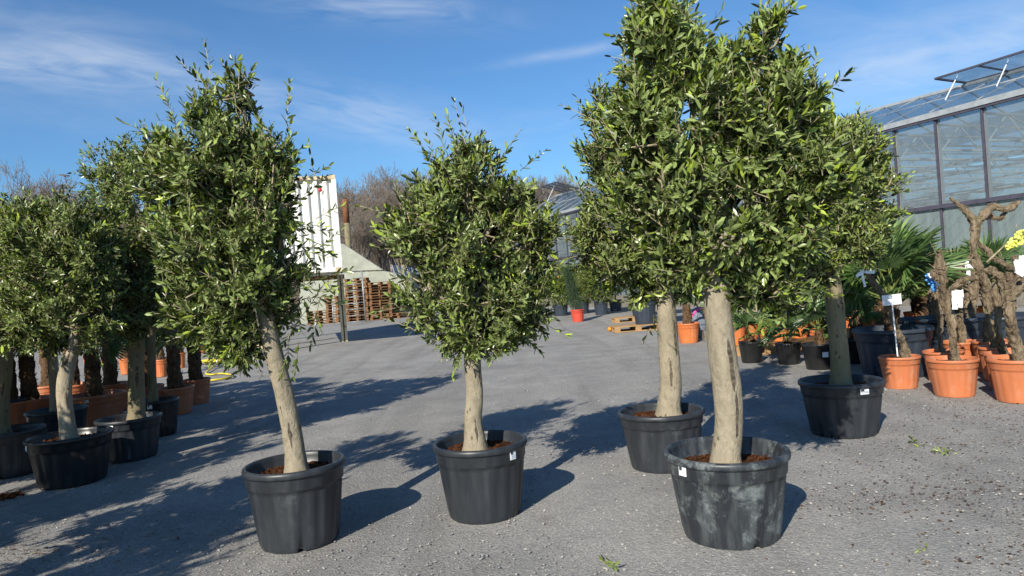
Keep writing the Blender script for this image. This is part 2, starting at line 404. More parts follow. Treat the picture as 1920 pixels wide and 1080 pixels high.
def foliage(name, parent, origins, dirs, lens, g, leaf_l=.07, leaf_w=.018, npairs=7, ang=(35, 62), mats=('olive leaf', 'twig'),
            tpl=LEAF8, twig_r=.0022, whorl=False, young=.0, lvbase=.35, lvsd=.22, bend=.18):
    """leafy twigs; opposite pairs along each twig; one mesh"""
    n = len(origins); dirs = unit(dirs); side = unit(np.cross(dirs, g.normal(size=(n, 3)))); curve = bend*lens[:, None]*unit(side+np.array([0, 0, .5]))
    P0 = origins; P1 = origins+dirs*lens[:, None]*.5+curve*.35; P2 = origins+dirs*lens[:, None]+curve
    tw = np.clip(g.normal(lvbase, lvsd*.6, n), 0, 1)
    PB, LD, LN, LL, LW, LV = [], [], [], [], [], []
    for j in range(npairs):
        u = (j+.6)/npairs
        p = np.where(u < .5, P0+(P1-P0)*(u*2), P1+(P2-P1)*(u*2-1)); td = unit(np.where(u < .5, P1-P0, P2-P1))
        ph = (j % 2)*math.pi/2+g.normal(0, .35, n)
        a0 = unit(np.cross(td, side+1e-3)); b0 = np.cross(td, a0)
        ax = a0*np.cos(ph)[:, None]+b0*np.sin(ph)[:, None]
        for sg in (-1, 1):
            keep = g.random(n) > .12
            th = np.radians(g.uniform(ang[0], ang[1], n))*(1-.45*u**3); a = ax*sg
            ld = unit(td*np.cos(th)[:, None]+a*np.sin(th)[:, None]+g.normal(0, .16, (n, 3)))
            nn = td*np.sin(th)[:, None]-a*np.cos(th)[:, None]+g.normal(0, .25, (n, 3)); nn = unit(nn-ld*np.sum(nn*ld, 1)[:, None])
            L = leaf_l*g.uniform(.5, 1.3, n)*(1-.25*u); PB.append(p[keep]); LD.append(ld[keep]); LN.append(nn[keep]); LL.append(L[keep]); LW.append((L*leaf_w/leaf_l*g.uniform(.8, 1.2, n))[keep])
            LV.append(np.clip(tw+g.normal(0, lvsd*.6, n)+young*u, 0, 1)[keep])
    PB, LD, LN, LL, LW, LV = [np.concatenate(x) for x in (PB, LD, LN, LL, LW, LV)]
    V, lo, to, k = leaves_arr(PB, LD, LN, LL, LW, tpl)
    V2, lo2, to2 = seg_arr(np.concatenate([P0, P1]), np.concatenate([P1, P2]), np.full(2*n, twig_r), np.full(2*n, twig_r*.6))
    return arrays_mesh(name, np.concatenate([V, V2]), np.concatenate([lo, lo2+len(V)]), np.concatenate([to, to2]), mats,
                       np.concatenate([np.zeros(len(to)), np.ones(len(to2))]), np.concatenate([np.repeat(LV, k), np.full(len(V2), .5)]), False, parent)

# ------------------------------------------------------------ pots
def pot(parent, Rr, H, mat, style='big', sticker=None, seed=0, bot=.76, flutes=18):
    b = MB(); seg = 144 if style == 'big' else 72
    g = random.Random(seed); ph = g.uniform(0, 6.28)
    if style == 'nursery':
        prof = [(.80*Rr, 0), (.82*Rr, .01), (.965*Rr, .88*H), (.99*Rr, .90*H), (1.0*Rr, .93*H), (1.0*Rr, .985*H), (.985*Rr, H), (.955*Rr, H), (.94*Rr, .97*H), (.92*Rr, .80*H), (.0, .80*H)]
        b.lathe(prof, mat, 48); return b.build('pot', parent)
    prof = [(bot*Rr*.98, 0.0), (bot*Rr, .012), (bot*Rr*1.01, .03), ((bot+.07)*Rr, .36*H), ((bot+.135)*Rr, .70*H), ((bot+.142)*Rr, .745*H), ((bot+.175)*Rr, .76*H), ((bot+.18)*Rr, .775*H),
            (.955*Rr, .90*H), (.965*Rr, .915*H), (.995*Rr, .918*H), (1.0*Rr, .935*H), (1.0*Rr, .965*H), (.99*Rr, .985*H), (.965*Rr, .998*H), (.935*Rr, .998*H), (.915*Rr, .98*H), (.905*Rr, .94*H), (.86*Rr, .72*H), (0, .70*H)]
    notch = [g.uniform(0, 6.28)+k*math.pi/3 for k in range(6)]
    def fn(i, r, z, k, a):
        if 2 <= i <= 5:
            u = ((a*flutes/(2*math.pi)) % 1.0); wv = 1 if (u < .46) else (-1 if u > .5 and u < .96 else 0)
            r = r*(1+.013*wv*(1 if i < 5 else .4))
        if i <= 1 and style == 'big':
            for q in notch:
                if abs((a-q+math.pi) % (2*math.pi)-math.pi) < .055: z = z+.018
        if i in (7,) : z = z-.006*math.cos(a*flutes)
        return r*(1+.006*math.sin(2*a+ph)), z+.002*math.sin(a+ph)
    b.lathe(prof, mat, seg, fn=fn)
    p = b.build('pot', parent)
    for st in (sticker or []):
        a, fz, w, h = st; r = (.945 if fz > .8 else .91)*Rr+.006; s = MB()
        tx = np.array([-math.sin(a), math.cos(a), 0]); nx = np.array([math.cos(a), math.sin(a), 0]); up = np.array([0, 0, 1.])
        rot = np.array([tx, nx, up]).T
        s.box(nx*r+up*fz*H, (w, .003, h), 'tag white', rot)
        s.box(nx*(r+.0025)+up*(fz*H+h*.22)-tx*w*.22, (w*.36, .002, h*.34), 'print black', rot)
        for q in range(3): s.box(nx*(r+.0025)+up*(fz*H-h*(.02+.14*q))+tx*w*.05*(q-1), (w*.7, .002, h*.04), 'print grey', rot)
        s.build('sticker', p)
    return p
def soil(parent, Rr, z, mat='soil', seed=0, chunks=60, lump=.02):
    b = MB(); g = np.random.default_rng(seed); nr, ns = 9, 30; V = [(0, 0, z+lump)]; 
    for i in range(1, nr+1):
        for k in range(ns):
            a = 2*math.pi*k/ns; r = Rr*i/nr; V.append((r*math.cos(a), r*math.sin(a), z+lump*(1-i/nr)+g.normal()*.006))
    Fc = [(0, 1+k, 1+(k+1) % ns) for k in range(ns)]+[(1+i*ns+k, 1+(i+1)*ns+k, 1+(i+1)*ns+(k+1) % ns, 1+i*ns+(k+1) % ns) for i in range(nr-1) for k in range(ns)]
    b.add(V, Fc, mat, True)
    for _ in range(chunks):
        a = g.uniform(0, 6.28); r = Rr*math.sqrt(g.random())*.95; s = g.uniform(.006, .018)
        q = g.normal(size=(3, 3)); q, _r2 = np.linalg.qr(q)
        b.box((r*math.cos(a), r*math.sin(a), z+lump*(1-r/Rr)+.004), (s*1.6, s, s*.6), mat, q)
    return b.build('soil', parent)

# ------------------------------------------------------------ olive trees
OG = 'potted olive trees'
def olive(label, base, Rr, H, trunk, blobs, nleaf, seed, potmat='black plastic', stickers=None, barkm='olive bark', strays=(), leaf=.060, group=OG,
          soilz=.84, root=None, tpl=LEAF8, dark=0):
    B = atz(*base) if len(base) == 2 else np.array([base[0], base[1], 0.])
    Y = B[1]; g = np.random.default_rng(seed)
    T = thing('potted_olive_tree', label, 'olive tree', B, 0, group)
    pot(T, Rr, H, potmat, sticker=stickers, seed=seed)
    soil(T, Rr*.9, H*soilz, seed=seed)
    if len(base) == 2: tp = [at(x, y, Y)-B for x, y, r in trunk]
    else: tp = [np.array([x, 0, z]) for x, z, r in trunk]
    rad = [r for _, _, r in trunk]
    n = 40; P = smooth_path([tp[0]-np.array([0, 0, .12])]+tp, n); rr = np.interp(np.linspace(0, 1, n), np.linspace(0, 1, len(rad)+1), [rad[0]*1.25]+rad)
    z0 = H*soilz; rr *= 1+.2*np.exp(-np.maximum(P[:, 2]-z0-.01, 0)/.05)
    tb = MB(); tb.tube(P, rr, barkm, 24, .075, seed, lump=3.5)
    for _ in range(0):                                    # pruned stubs
        i = g.integers(10, n-4); a = g.uniform(3.5, 6.0); d = np.array([math.cos(a), math.sin(a), .35]); c = P[i]
        tb.tube([c+d*rr[i]*.5, c+d*(rr[i]*.98), c+d*(rr[i]*1.05)], [rr[i]*.34, rr[i]*.24, rr[i]*.12], barkm, 9, .2, seed+_)
    for _ in range(2):                                    # dark bark wounds: thin irregular patches proud of the bark
        i0 = int(g.integers(8, n-14)); a0 = g.uniform(4.0, 5.6); m_ = int(g.integers(4, 8)); V = []; wv = g.uniform(.12, .26)
        for j in range(m_+1):
            c = P[i0+j]; w = wv*math.sin(math.pi*(j+.35)/(m_+.7))*g.uniform(.6, 1.2); rj = rr[i0+j]*1.035
            for q in range(5): aa = a0+w*(q-2)/2+g.normal(0, .03); V.append(c+np.array([math.cos(aa)*rj, math.sin(aa)*rj, g.normal(0, .004)]))
        tb.add(V, [(j*5+q, j*5+q+1, j*5+q+6, j*5+q+5) for j in range(m_) for q in range(4)], 'wound bark', True)
    tr = tb.build('trunk', T)
    # crown volume
    C, Q = [], []
    for bl in blobs:
        if len(base) == 2:
            x, y, rx, ry = bl[:4]; dy = bl[4] if len(bl) > 4 else 0
            k = (Y+dy)/F; c = at(x, y, Y+dy)-B; C.append(c); Q.append((rx*k, (rx+ry)*.5*k*.95, ry*k))
        else:
            C.append(np.array(bl[:3])); Q.append(bl[3:6])
    C = np.array(C); Q = np.array(Q)
    top = P[-1]; bb = MB(); nodes = []
    for i in range(len(C)):
        mid = (top+C[i])/2+g.normal(0, .05, 3)-np.array([0, 0, .05]); end = C[i]+np.array([0, 0, Q[i][2]*.5])+g.normal(0, .04, 3)
        pp = smooth_path([top-np.array([0, 0, .04]), mid, C[i], end], 16); bb.tube(pp, np.linspace(rad[-1]*.6, .007, 16), barkm, 8, .12, seed+i)
        nodes += [pp[k] for k in range(4, 16)]
        for k in range(5):
            s = pp[g.integers(4, 15)]; d = unit(g.normal(size=3)+np.array([0, -.2, .4])); e = C[i]+d*Q[i]*g.uniform(.7, .98)
            q2 = smooth_path([s, (s+e)/2+g.normal(0, .05, 3), e], 9); bb.tube(q2, np.linspace(.009, .0035, 9), 'twig', 5, 0)
            nodes += [q2[j] for j in range(3, 9)]
    bb.build('branches', T)
    # twigs fill the volume, more at its surface
    nt_ = int(nleaf*(2.65 if tpl is LEAF8 else 1.5)/12); vol = Q.prod(1)**(.72); idx = g.choice(len(C), nt_, p=vol/vol.sum())
    ncl = max(8, nt_//13); ci = g.choice(len(C), ncl, p=vol/vol.sum()); cdr = unit(g.normal(size=(ncl, 3))); crr = .25+.72*g.random(ncl)**.55
    k_ = g.integers(0, ncl, nt_); solo = g.random(nt_) < .16; idx = np.where(solo, idx, ci[k_])
    d = unit(g.normal(size=(nt_, 3))); d = np.where(solo[:, None], d, cdr[k_]); rr_ = np.where(solo, .3+.66*g.random(nt_)**.62, crr[k_])
    O = C[idx]+d*Q[idx]*rr_[:, None]+np.where(solo[:, None], 0, g.normal(0, .034, (nt_, 3)))
    dr = unit(d*np.array([.75, .75, .45])+np.array([0, 0, .52])+g.normal(0, .46, (nt_, 3)))
    Ln = g.uniform(.08, .16, nt_)*(1+.7*(g.random(nt_) < .07))
    low = d[:, 2] < -.5; dr[low, 2] -= .9
    O -= dr*Ln[:, None]*.45
    rr_all = (rr_-.4)
    ns = 22 if tpl is LEAF8 else 10                        # upright shoots along the surface
    si = g.choice(len(C), ns, p=vol/vol.sum()); sdv = unit(g.normal(size=(ns, 3))+np.array([0, -.5, .15]))
    for j in range(ns):
        p = C[si[j]]+sdv[j]*Q[si[j]]*g.uniform(.72, .92); up_ = unit(np.array([sdv[j][0]*.35, sdv[j][1]*.35, 1])+g.normal(0, .15, 3)); m_ = int(g.integers(2, 4))
        bb2 = MB(); 
        for q in range(m_): O = np.vstack([O, p+up_*.10*q]); dr = np.vstack([dr, unit(up_+g.normal(0, .06, 3))]); Ln = np.append(Ln, .13); rr_all = np.append(rr_all, .9)
    for (x0, y0, x1, y1) in strays:
        a = at(x0, y0, Y)-B; b_ = at(x1, y1, Y)-B; L = np.linalg.norm(b_-a); m_ = max(1, int(L/.09))
        for j in range(m_):
            O = np.vstack([O, a+(b_-a)*j/m_]); dr = np.vstack([dr, unit((b_-a)/L+g.normal(0, .22, 3))]); Ln = np.append(Ln, L/m_*1.5); rr_all = np.append(rr_all, .8)
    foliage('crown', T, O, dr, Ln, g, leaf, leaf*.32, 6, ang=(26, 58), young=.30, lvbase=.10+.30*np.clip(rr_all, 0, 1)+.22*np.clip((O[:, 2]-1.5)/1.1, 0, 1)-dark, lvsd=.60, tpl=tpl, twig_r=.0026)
    return T

A_ = olive('front left potted olive tree, crown leaning over to the left above a bent pale trunk', (563, 1012), .292, .46,
      [(556, 872, .062), (546, 800, .056), (532, 735, .052), (520, 690, .052), (508, 640, .05), (490, 560, .045)],
      [(462, 385, 92, 115), (405, 300, 85, 105), (472, 548, 82, 100), (398, 225, 30, 55), (420, 470, 115, 110), (340, 330, 60, 75), (390, 570, 80, 80), (455, 620, 60, 60),  (532, 510, 28, 45), (440, 615, 55, 55), (510, 300, 50, 50), (522, 400, 30, 45), (455, 190, 28, 40)],
      13500, 11, 'black plastic dusty', None, 'olive bark', strays=[(550, 460, 600, 500), (570, 560, 640, 540), (550, 350, 590, 320), (560, 600, 600, 560), (560, 580, 545, 640), (560, 420, 625, 400), (565, 470, 635, 455), (570, 500, 620, 540), (560, 540, 630, 575), (560, 440, 610, 480), (570, 560, 610, 610), (540, 380, 600, 350), (570, 520, 645, 520), (395, 215, 392, 100), (395, 180, 350, 125), (396, 170, 438, 128), (455, 200, 452, 150), (330, 280, 262, 236), (560, 640, 555, 690), (600, 560, 590, 640), (540, 640, 535, 700), (590, 330, 570, 290), (470, 640, 480, 690)])
C_ = olive('middle potted olive tree standing alone, rounded crown on a straight smooth trunk', (910, 960), .292, .45,
      [(891, 832, .066), (887, 790, .054), (890, 740, .052), (886, 690, .052), (884, 640, .05), (880, 560, .045)],
      [(885, 338, 80, 70), (868, 285, 24, 32), (815, 398, 72, 72), (945, 380, 64, 62), (880, 450, 135, 105), (985, 460, 62, 88), (812, 555, 78, 82), (915, 585, 120, 88), (980, 565, 50, 68), (885, 622, 98, 52), (770, 450, 52, 70)],
      12500, 23, 'black plastic', [(-.78, .87, .045, .06)], 'olive bark', strays=[(870, 270, 856, 222), (880, 270, 882, 225), (760, 395, 690, 402), (930, 310, 962, 270), (975, 320, 1005, 290), (1000, 450, 1062, 430), (1010, 500, 1075, 482), (760, 560, 712, 580), (900, 660, 915, 705), (850, 650, 848, 690), (1010, 600, 1045, 620), (740, 470, 715, 450)])
D_ = olive('front right potted olive tree, the tallest, in a pot crusted with white lime stains', (1372, 1000), .322, .45,
      [(1362, 862, .071), (1366, 800, .070), (1362, 720, .073), (1352, 640, .072), (1345, 570, .070), (1348, 505, .06), (1352, 440, .05)],
      [(1350, 455, 70, 38, -.22), (1375, 400, 140, 105), (1300, 240, 115, 120), (1430, 250, 100, 120), (1250, 95, 62, 100), (1438, 95, 34, 70), (1490, 350, 80, 110), (1250, 380, 90, 100), (1330, 150, 62, 70), (1500, 220, 45, 70), (1420, 470, 90, 55), (1425, 530, 58, 55), (1480, 550, 52, 45), (1290, 500, 70, 50), (1200, 250, 60, 90), (1480, 440, 60, 60)],
      16500, 37, 'black plastic chalky', [(-2.62, .87, .05, .05)], 'olive bark', soilz=.78, strays=[(1250, 60, 1245, -30), (1438, 90, 1432, 18), (1445, 80, 1462, 10), (1210, 130, 1165, 68), (1525, 200, 1582, 138), (1290, 90, 1322, 42), (1460, 130, 1468, 60), (1500, 170, 1490, 105), (1140, 240, 1090, 205), (1420, 510, 1440, 600), (1420, 600, 1345, 552)], leaf=.070)
E_ = olive('potted olive tree just behind the front right one, thick trunk with dappled shade', (1246, 872), .31, .41,
      [(1255, 768, .082), (1257, 720, .078), (1254, 660, .075), (1250, 600, .073), (1248, 540, .06), (1246, 470, .05)],
      [(1200, 480, 105, 80), (1150, 420, 75, 80), (1170, 260, 80, 90), (1230, 340, 100, 110), (1235, 150, 70, 90), (1255, 530, 72, 42), (1165, 505, 78, 46), (1240, 70, 50, 70), (1130, 300, 45, 60), (1110, 465, 45, 45), (1320, 500, 55, 60)],
      13500, 41, 'black plastic dusty', None, 'olive bark', strays=[(1120, 230, 1082, 200), (1110, 470, 1050, 455), (1150, 380, 1090, 350), (1230, 60, 1215, 0), (1130, 510, 1100, 540), (1225, 590, 1215, 640)])
F_ = olive('potted olive tree at the right beside the vines, greenish mossy trunk', (1583, 810), .325, .43,
      [(1577, 712, .076), (1573, 660, .072), (1568, 600, .072), (1562, 540, .07), (1556, 490, .06), (1556, 430, .05)],
      [(1565, 330, 82, 95), (1612, 400, 58, 78), (1525, 420, 75, 75), (1590, 270, 55, 55), (1520, 300, 50, 80), (1560, 450, 90, 55), (1500, 500, 60, 50), (1640, 340, 34, 60), (1640, 450, 28, 30)],
      12000, 53, 'black plastic', [(-1.45, .87, .07, .045)], 'mossy bark', strays=[(1590, 240, 1612, 205), (1560, 250, 1548, 195), (1640, 300, 1672, 290), (1600, 420, 1680, 400), (1500, 480, 1440, 520), (1480, 540, 1400, 560), (1530, 590, 1440, 640)])
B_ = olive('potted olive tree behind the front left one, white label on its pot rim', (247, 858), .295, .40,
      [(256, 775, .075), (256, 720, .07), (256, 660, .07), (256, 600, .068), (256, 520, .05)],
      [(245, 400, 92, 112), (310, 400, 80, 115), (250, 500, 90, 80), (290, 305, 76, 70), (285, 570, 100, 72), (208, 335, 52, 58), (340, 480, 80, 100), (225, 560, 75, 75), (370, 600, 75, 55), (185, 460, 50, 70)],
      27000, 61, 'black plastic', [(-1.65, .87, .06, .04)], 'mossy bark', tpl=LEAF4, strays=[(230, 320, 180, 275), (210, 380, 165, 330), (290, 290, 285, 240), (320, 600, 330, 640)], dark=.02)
G_ = olive('potted olive tree at the left with a curved whitish trunk', (137, 903), .33, .41,
      [(129, 815, .063), (122, 760, .058), (121, 720, .058), (128, 680, .055), (140, 645, .045), (140, 590, .04)],
      [(110, 500, 105, 100), (60, 440, 75, 60), (165, 470, 65, 85), (105, 605, 115, 62), (40, 570, 75, 75), (180, 570, 55, 60), (140, 410, 60, 40)],
      12500, 71, 'nursery black', [(-2.3, .87, .04, .05)], 'pale bark', strays=[(40, 410, 30, 370), (95, 400, 110, 362), (165, 640, 185, 670), (95, 640, 80, 672)])
H_ = olive('potted olive tree half hidden behind the curved whitish trunk, peeling bark', (112, 838), .30, .42,
      [(104, 772, .055), (103, 735, .05), (100, 690, .05), (98, 640, .045), (100, 590, .04)],
      [(90, 470, 90, 70), (130, 560, 70, 60), (40, 520, 60, 60)], 5500, 83, 'black plastic dusty', None, 'pale bark')
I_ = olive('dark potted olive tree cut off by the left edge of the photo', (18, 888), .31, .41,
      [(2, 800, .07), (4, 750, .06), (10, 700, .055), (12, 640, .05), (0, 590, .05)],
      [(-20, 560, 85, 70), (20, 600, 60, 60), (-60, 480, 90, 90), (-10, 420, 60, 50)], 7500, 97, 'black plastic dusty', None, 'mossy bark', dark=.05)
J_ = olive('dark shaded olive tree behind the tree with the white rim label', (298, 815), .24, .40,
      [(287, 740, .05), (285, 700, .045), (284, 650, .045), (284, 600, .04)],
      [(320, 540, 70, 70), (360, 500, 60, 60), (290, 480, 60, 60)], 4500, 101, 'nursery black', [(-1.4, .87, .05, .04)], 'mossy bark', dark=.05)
# the same row of olives goes on past the left edge of the photograph and shades the yard
for k, (x, y, sc, sd_) in enumerate([(-3.25, 3.0, 1.0, 5), (-3.7, 1.35, 1.05, 6), (-5.6, 4.9, 1.0, 8), (-4.7, 3.5, 1, 9), (-6.3, 5.9, 1, 10), (-6.0, 7.4, 1, 11), (-7.0, 7.0, 1, 12), (-6.5, 8.9, 1, 13), (-5.5, 6.3, 1, 14), (-5.2, 1.9, 1, 15)]):
    olive('potted olive tree outside the left edge, '+['second from the viewer', 'closest to the viewer', 'fourth from the viewer', 'third from the viewer', 'fifth from the viewer', 'seventh from the viewer', 'sixth from the viewer', 'farthest from the viewer', 'set slightly to the right of the row', 'set slightly to the left near its start'][k],
          (x, y, 0), .30, .43, [(0, .38, .06), (.02, .6, .055), (0, .95, .05), (0, 1.2, .04)],
          [(0, 0, 1.5, .62, .62, .6), (.1, 0, 2.15, .45, .45, .5), (-.3, .1, 1.3, .45, .45, .4), (.3, 0, 1.3, .42, .45, .4)], 11000, 200+sd_, tpl=LEAF4, leaf=.095)

# ------------------------------------------------------------ ground, hill
def grid(x0, x1, y0, y1, nx, ny, fz):
    xs = np.linspace(x0, x1, nx); ys = np.linspace(y0, y1, ny); X, Y = np.meshgrid(xs, ys)
    V = np.stack([X, Y, fz(X, Y)], -1).reshape(-1, 3)
    Fc = [(j*nx+i, j*nx+i+1, (j+1)*nx+i+1, (j+1)*nx+i) for j in range(ny-1) for i in range(nx-1)]
    return V, Fc
b = MB(); b.add(*grid(-14, 14, -3, 25, 90, 90, lambda X, Y: .006*np.sin(X*2.1+Y*.7)*np.sin(Y*1.3-X*.6)*np.clip((25-Y)/6, 0, 1)*np.clip((14-abs(X))/3, 0, 1)*np.clip((Y+3)/3, 0, 1)-.004), 'gravel', True)
V, Fc = grid(-14, 14, -3, 25, 2, 2, lambda X, Y: X*0-.004)
big = [(-700, -300), (-14, -300), (14, -300), (700, -300), (-700, -3), (-14, -3), (14, -3), (700, -3), (-700, 25), (-14, 25), (14, 25), (700, 25), (-700, 900), (-14, 900), (14, 900), (700, 900)]
b.add([(x, y, -.004) for x, y in big], [(r*4+c, r*4+c+1, (r+1)*4+c+1, (r+1)*4+c) for r in range(3) for c in range(3) if not (r == 1 and c == 1)], 'gravel', True)
tag(b.build('ground'), kind='structure')
def hz_(X, Y):
    s = np.clip((Y-57)/36, 0, 1); s = s*s*(3-2*s)
    return s*(8.5+1.3*np.sin(X*.05+1)+.7*np.sin(X*.13))-.3
b = MB(); b.add(*grid(-150, 150, 56, 190, 70, 24, hz_), 'hill', True); tag(b.build('hill'), kind='structure')

# gravel stones and litter
def scatter(name, mat, n, fpos, smin, smax, seed, flat=.6, kind='stuff', leafy=False):
    g = np.random.default_rng(seed); P = fpos(g, n); n = len(P)
    ico = np.array([[1, 0, 0], [-1, 0, 0], [0, 1, 0], [0, -1, 0], [0, 0, 1], [0, 0, -1]], float)
    fc = [(0, 2, 4), (2, 1, 4), (1, 3, 4), (3, 0, 4), (2, 0, 5), (1, 2, 5), (3, 1, 5), (0, 3, 5)]
    sz = smin+(smax-smin)*g.random(n)**3
    sc = np.stack([sz*g.uniform(.7, 1.5, n), sz*g.uniform(.6, 1.1, n), sz*(.05 if leafy else flat)*g.uniform(.7, 1.2, n)], 1)
    a = g.uniform(0, 6.28, n); V = ico[None]*sc[:, None, :]+g.normal(0, .13, (n, 6, 3))*sz[:, None, None]*(.3 if leafy else 1)
    X = V[..., 0]*np.cos(a)[:, None]-V[..., 1]*np.sin(a)[:, None]; Yv = V[..., 0]*np.sin(a)[:, None]+V[..., 1]*np.cos(a)[:, None]
    V = np.stack([X, Yv, V[..., 2]], -1)+P[:, None, :]
    loops = (np.array([i for f in fc for i in f])[None]+(np.arange(n)*6)[:, None]).ravel()
    o = arrays_mesh(name, V.reshape(-1, 3), loops, np.full(n*8, 3), [mat], np.zeros(n*8), np.repeat(g.random(n), 6), False)
    return tag(o, kind=kind)
def near_pos(g, n):
    Y = 2.0+13*g.random(n)**2.2; X = (g.random(n)*2-1)*(Y*.82+.3); return np.stack([X, Y, np.full(n, .001)], 1)
scatter('gravel_stones', 'pebble', 26000, near_pos, .0035, .011, 3)
scatter('larger_gravel_stones', 'pebble', 170, near_pos, .008, .024, 9)
def litter_pos(g, n):
    m = [(2.9, 5.0, .9, .5), (3.9, 6.2, .7, .5), (2.3, 8.9, 1.0, .35), (3.3, 3.9, .7, .35), (4.2, 5.2, .6, .6), (2.5, 4.1, .6, .2), (-2.9, 4.3, .5, .2), (1.6, 11.5, 1.3, .35), (2.6, 3.2, .4, .2), (3.6, 7.2, .8, .8)]
    k = g.integers(0, len(m), n); q = np.array(m)[k]; return np.stack([q[:, 0]+g.normal(size=n)*q[:, 2], q[:, 1]+g.normal(size=n)*q[:, 3], np.full(n, .004)], 1)
scatter('leaf_litter', 'dry litter', 9000, litter_pos, .003, .012, 5, leafy=True)
scatter('wind_blown_litter', 'dry litter', 900, near_pos, .003, .012, 8, leafy=True)

# ------------------------------------------------------------ greenhouse
ZG, = (4.9,)
g1 = atz(1920, 172, ZG); g0 = atz(983, 417, ZG); gd = g1-g0; gd[2] = 0; gdir = nrm(gd); gnorm = np.array([gdir[1], -gdir[0], 0])
if gnorm[0] < 0: gnorm = -gnorm          # away from the yard, into the house
def gw(s, z, off=0): return np.array([g0[0], g0[1], 0])+gdir*s+gnorm*off+np.array([0, 0, z])
def s_of(x, y, z):
    p = atz(x, y, z); return float(np.dot(p-g0, gdir))
def wall_hit(x, y, off=0):               # where the ray through (x,y) meets the wall plane
    v = ray(x, y); n = gnorm; t_ = np.dot(gw(0, 0, off)-CAM, n)/np.dot(v, n); p = CAM+v*t_; return float(np.dot(p-gw(0, 0, off), gdir)), float(p[2])
sp = [wall_hit(1675, 240)[0], wall_hit(1752, 222)[0], wall_hit(1840, 198)[0]]
BAY = abs((sp[0]-sp[2])/2); S0 = -2.0; s_near = sp[2]+BAY*4; zr = wall_hit(1690, 397)[1]
print('greenhouse bay', BAY, 'rail z', zr, 'len', s_near-S0, 'base check', wall_hit(1180, 572), wall_hit(1760, 380))
GH = thing('greenhouse', 'long glass greenhouse with milky lower panes and an open roof vent', 'greenhouse', gw(0, 0))
def gl(p): return p-gw(0, 0)
posts = []; s = sp[2]+BAY*3
while s > S0: posts.append(s); s -= BAY
posts.append(S0)
for s in posts:
    b = MB(); b.beam(gl(gw(s, 0)), gl(gw(s, ZG-.12)), .055, .05, 'dark frame', up=tuple(gdir)); b.beam(gl(gw(s, 0, .11)), gl(gw(s, ZG-.12, .11)), .09, .05, 'aluminium', up=tuple(gdir)); b.build('post', GH)
s_a, s_b = posts[0], S0
b = MB(); b.beam(gl(gw(s_b, ZG)), gl(gw(s_a, ZG)), .20, .14, 'aluminium'); b.beam(gl(gw(s_b, ZG-.11, -.03)), gl(gw(s_a, ZG-.11, -.03)), .09, .05, 'dark frame'); b.build('gutter', GH)
b = MB(); b.beam(gl(gw(s_b, zr, -.045)), gl(gw(s_a, zr, -.045)), .05, .10, 'dark frame'); b.build('rail', GH)
b = MB(); b.beam(gl(gw(s_b, .25)), gl(gw(s_a, .25)), .16, .5, 'concrete block'); b.build('plinth', GH)
def quad(p, q, r, s_, th, mat):          # thin glass sheet with thickness
    b = MB(); n = np.cross(q-p, s_-p); n = n/np.linalg.norm(n)*th
    V = [p, q, r, s_, p+n, q+n, r+n, s_+n]; b.add(V, [(0, 1, 2, 3), (7, 6, 5, 4), (0, 4, 5, 1), (1, 5, 6, 2), (2, 6, 7, 3), (3, 7, 4, 0)], mat); return b
for i in range(len(posts)-1):
    a, c = posts[i]-.05, posts[i+1]+.05
    quad(gl(gw(a, zr+.05, .02)), gl(gw(c, zr+.05, .02)), gl(gw(c, ZG-.14, .02)), gl(gw(a, ZG-.14, .02)), .006, 'clear glass').build('upper_pane', GH)
    quad(gl(gw(a, .5, .02)), gl(gw(c, .5, .02)), gl(gw(c, zr-.05, .02)), gl(gw(a, zr-.05, .02)), .006, 'milky glass').build('lower_pane', GH)
# roof: near block and far block, ridges fitted to the picture
def ridge_z(x, y, off):
    v = ray(x, y); t_ = np.dot(gw(0, 0, off)-CAM, gnorm)/np.dot(v, gnorm); return (CAM+v*t_)[2]
OFF = 3.2
def ridge_pt(x, y, off):
    v = ray(x, y); p = CAM+v*(np.dot(gw(0, 0, off)-CAM, gnorm)/np.dot(v, gnorm)); return float(np.dot(p-gw(0, 0, off), gdir)), float(p[2])
_rn, _rf = ridge_pt(1920, 130, OFF), ridge_pt(1087, 355, OFF)
def RZF(s): return _rf[1]+(_rn[1]-_rf[1])*(s-_rf[0])/(_rn[0]-_rf[0])
print('ridge', _rn, _rf)
s_mid = posts[int(len(posts)*.45)]
for (sa, sb) in ((s_a, s_b),):
    za, zb = RZF(sa), RZF(sb)
    k = int(round((sa-sb)/BAY)); 
    b = MB(); b.beam(gl(gw(sb, zb, OFF)), gl(gw(sa, za, OFF)), .08, .09, 'aluminium'); b.build('ridge', GH)
    q = quad(gl(gw(sb, ZG+.09, .06)), gl(gw(sa, ZG+.09, .06)), gl(gw(sa, za-.02, OFF)), gl(gw(sb, zb-.02, OFF)), .006, 'roof glass'); q.build('roof_glass', GH)
    q = quad(gl(gw(sb, zb-.02, OFF+.03)), gl(gw(sa, za-.02, OFF+.03)), gl(gw(sa, ZG+.09, 2*OFF)), gl(gw(sb, ZG+.09, 2*OFF)), .006, 'roof glass'); q.build('roof_glass', GH)
    b = MB(); n_ = int((sa-sb)/BAY)
    for j in range(n_+1):
        s = sb+(sa-sb)*j/n_; zz = RZF(s)
        b.beam(gl(gw(s, ZG+.12, .06)), gl(gw(s, zz+.02, OFF)), .03, .035, 'aluminium', up=tuple(gdir)); b.beam(gl(gw(s, zz+.02, OFF)), gl(gw(s, ZG+.12, 2*OFF)), .045, .05, 'aluminium', up=tuple(gdir))
    for fz in (.5,):
        b.beam(gl(gw(sb, ZG+.1+(zb-ZG-.1)*fz+.03, OFF*fz)), gl(gw(sa, ZG+.1+(za-ZG-.1)*fz+.03, OFF*fz)), .03, .03, 'aluminium')
    b.build('roof_bars', GH)
RZ = ZG+1.3
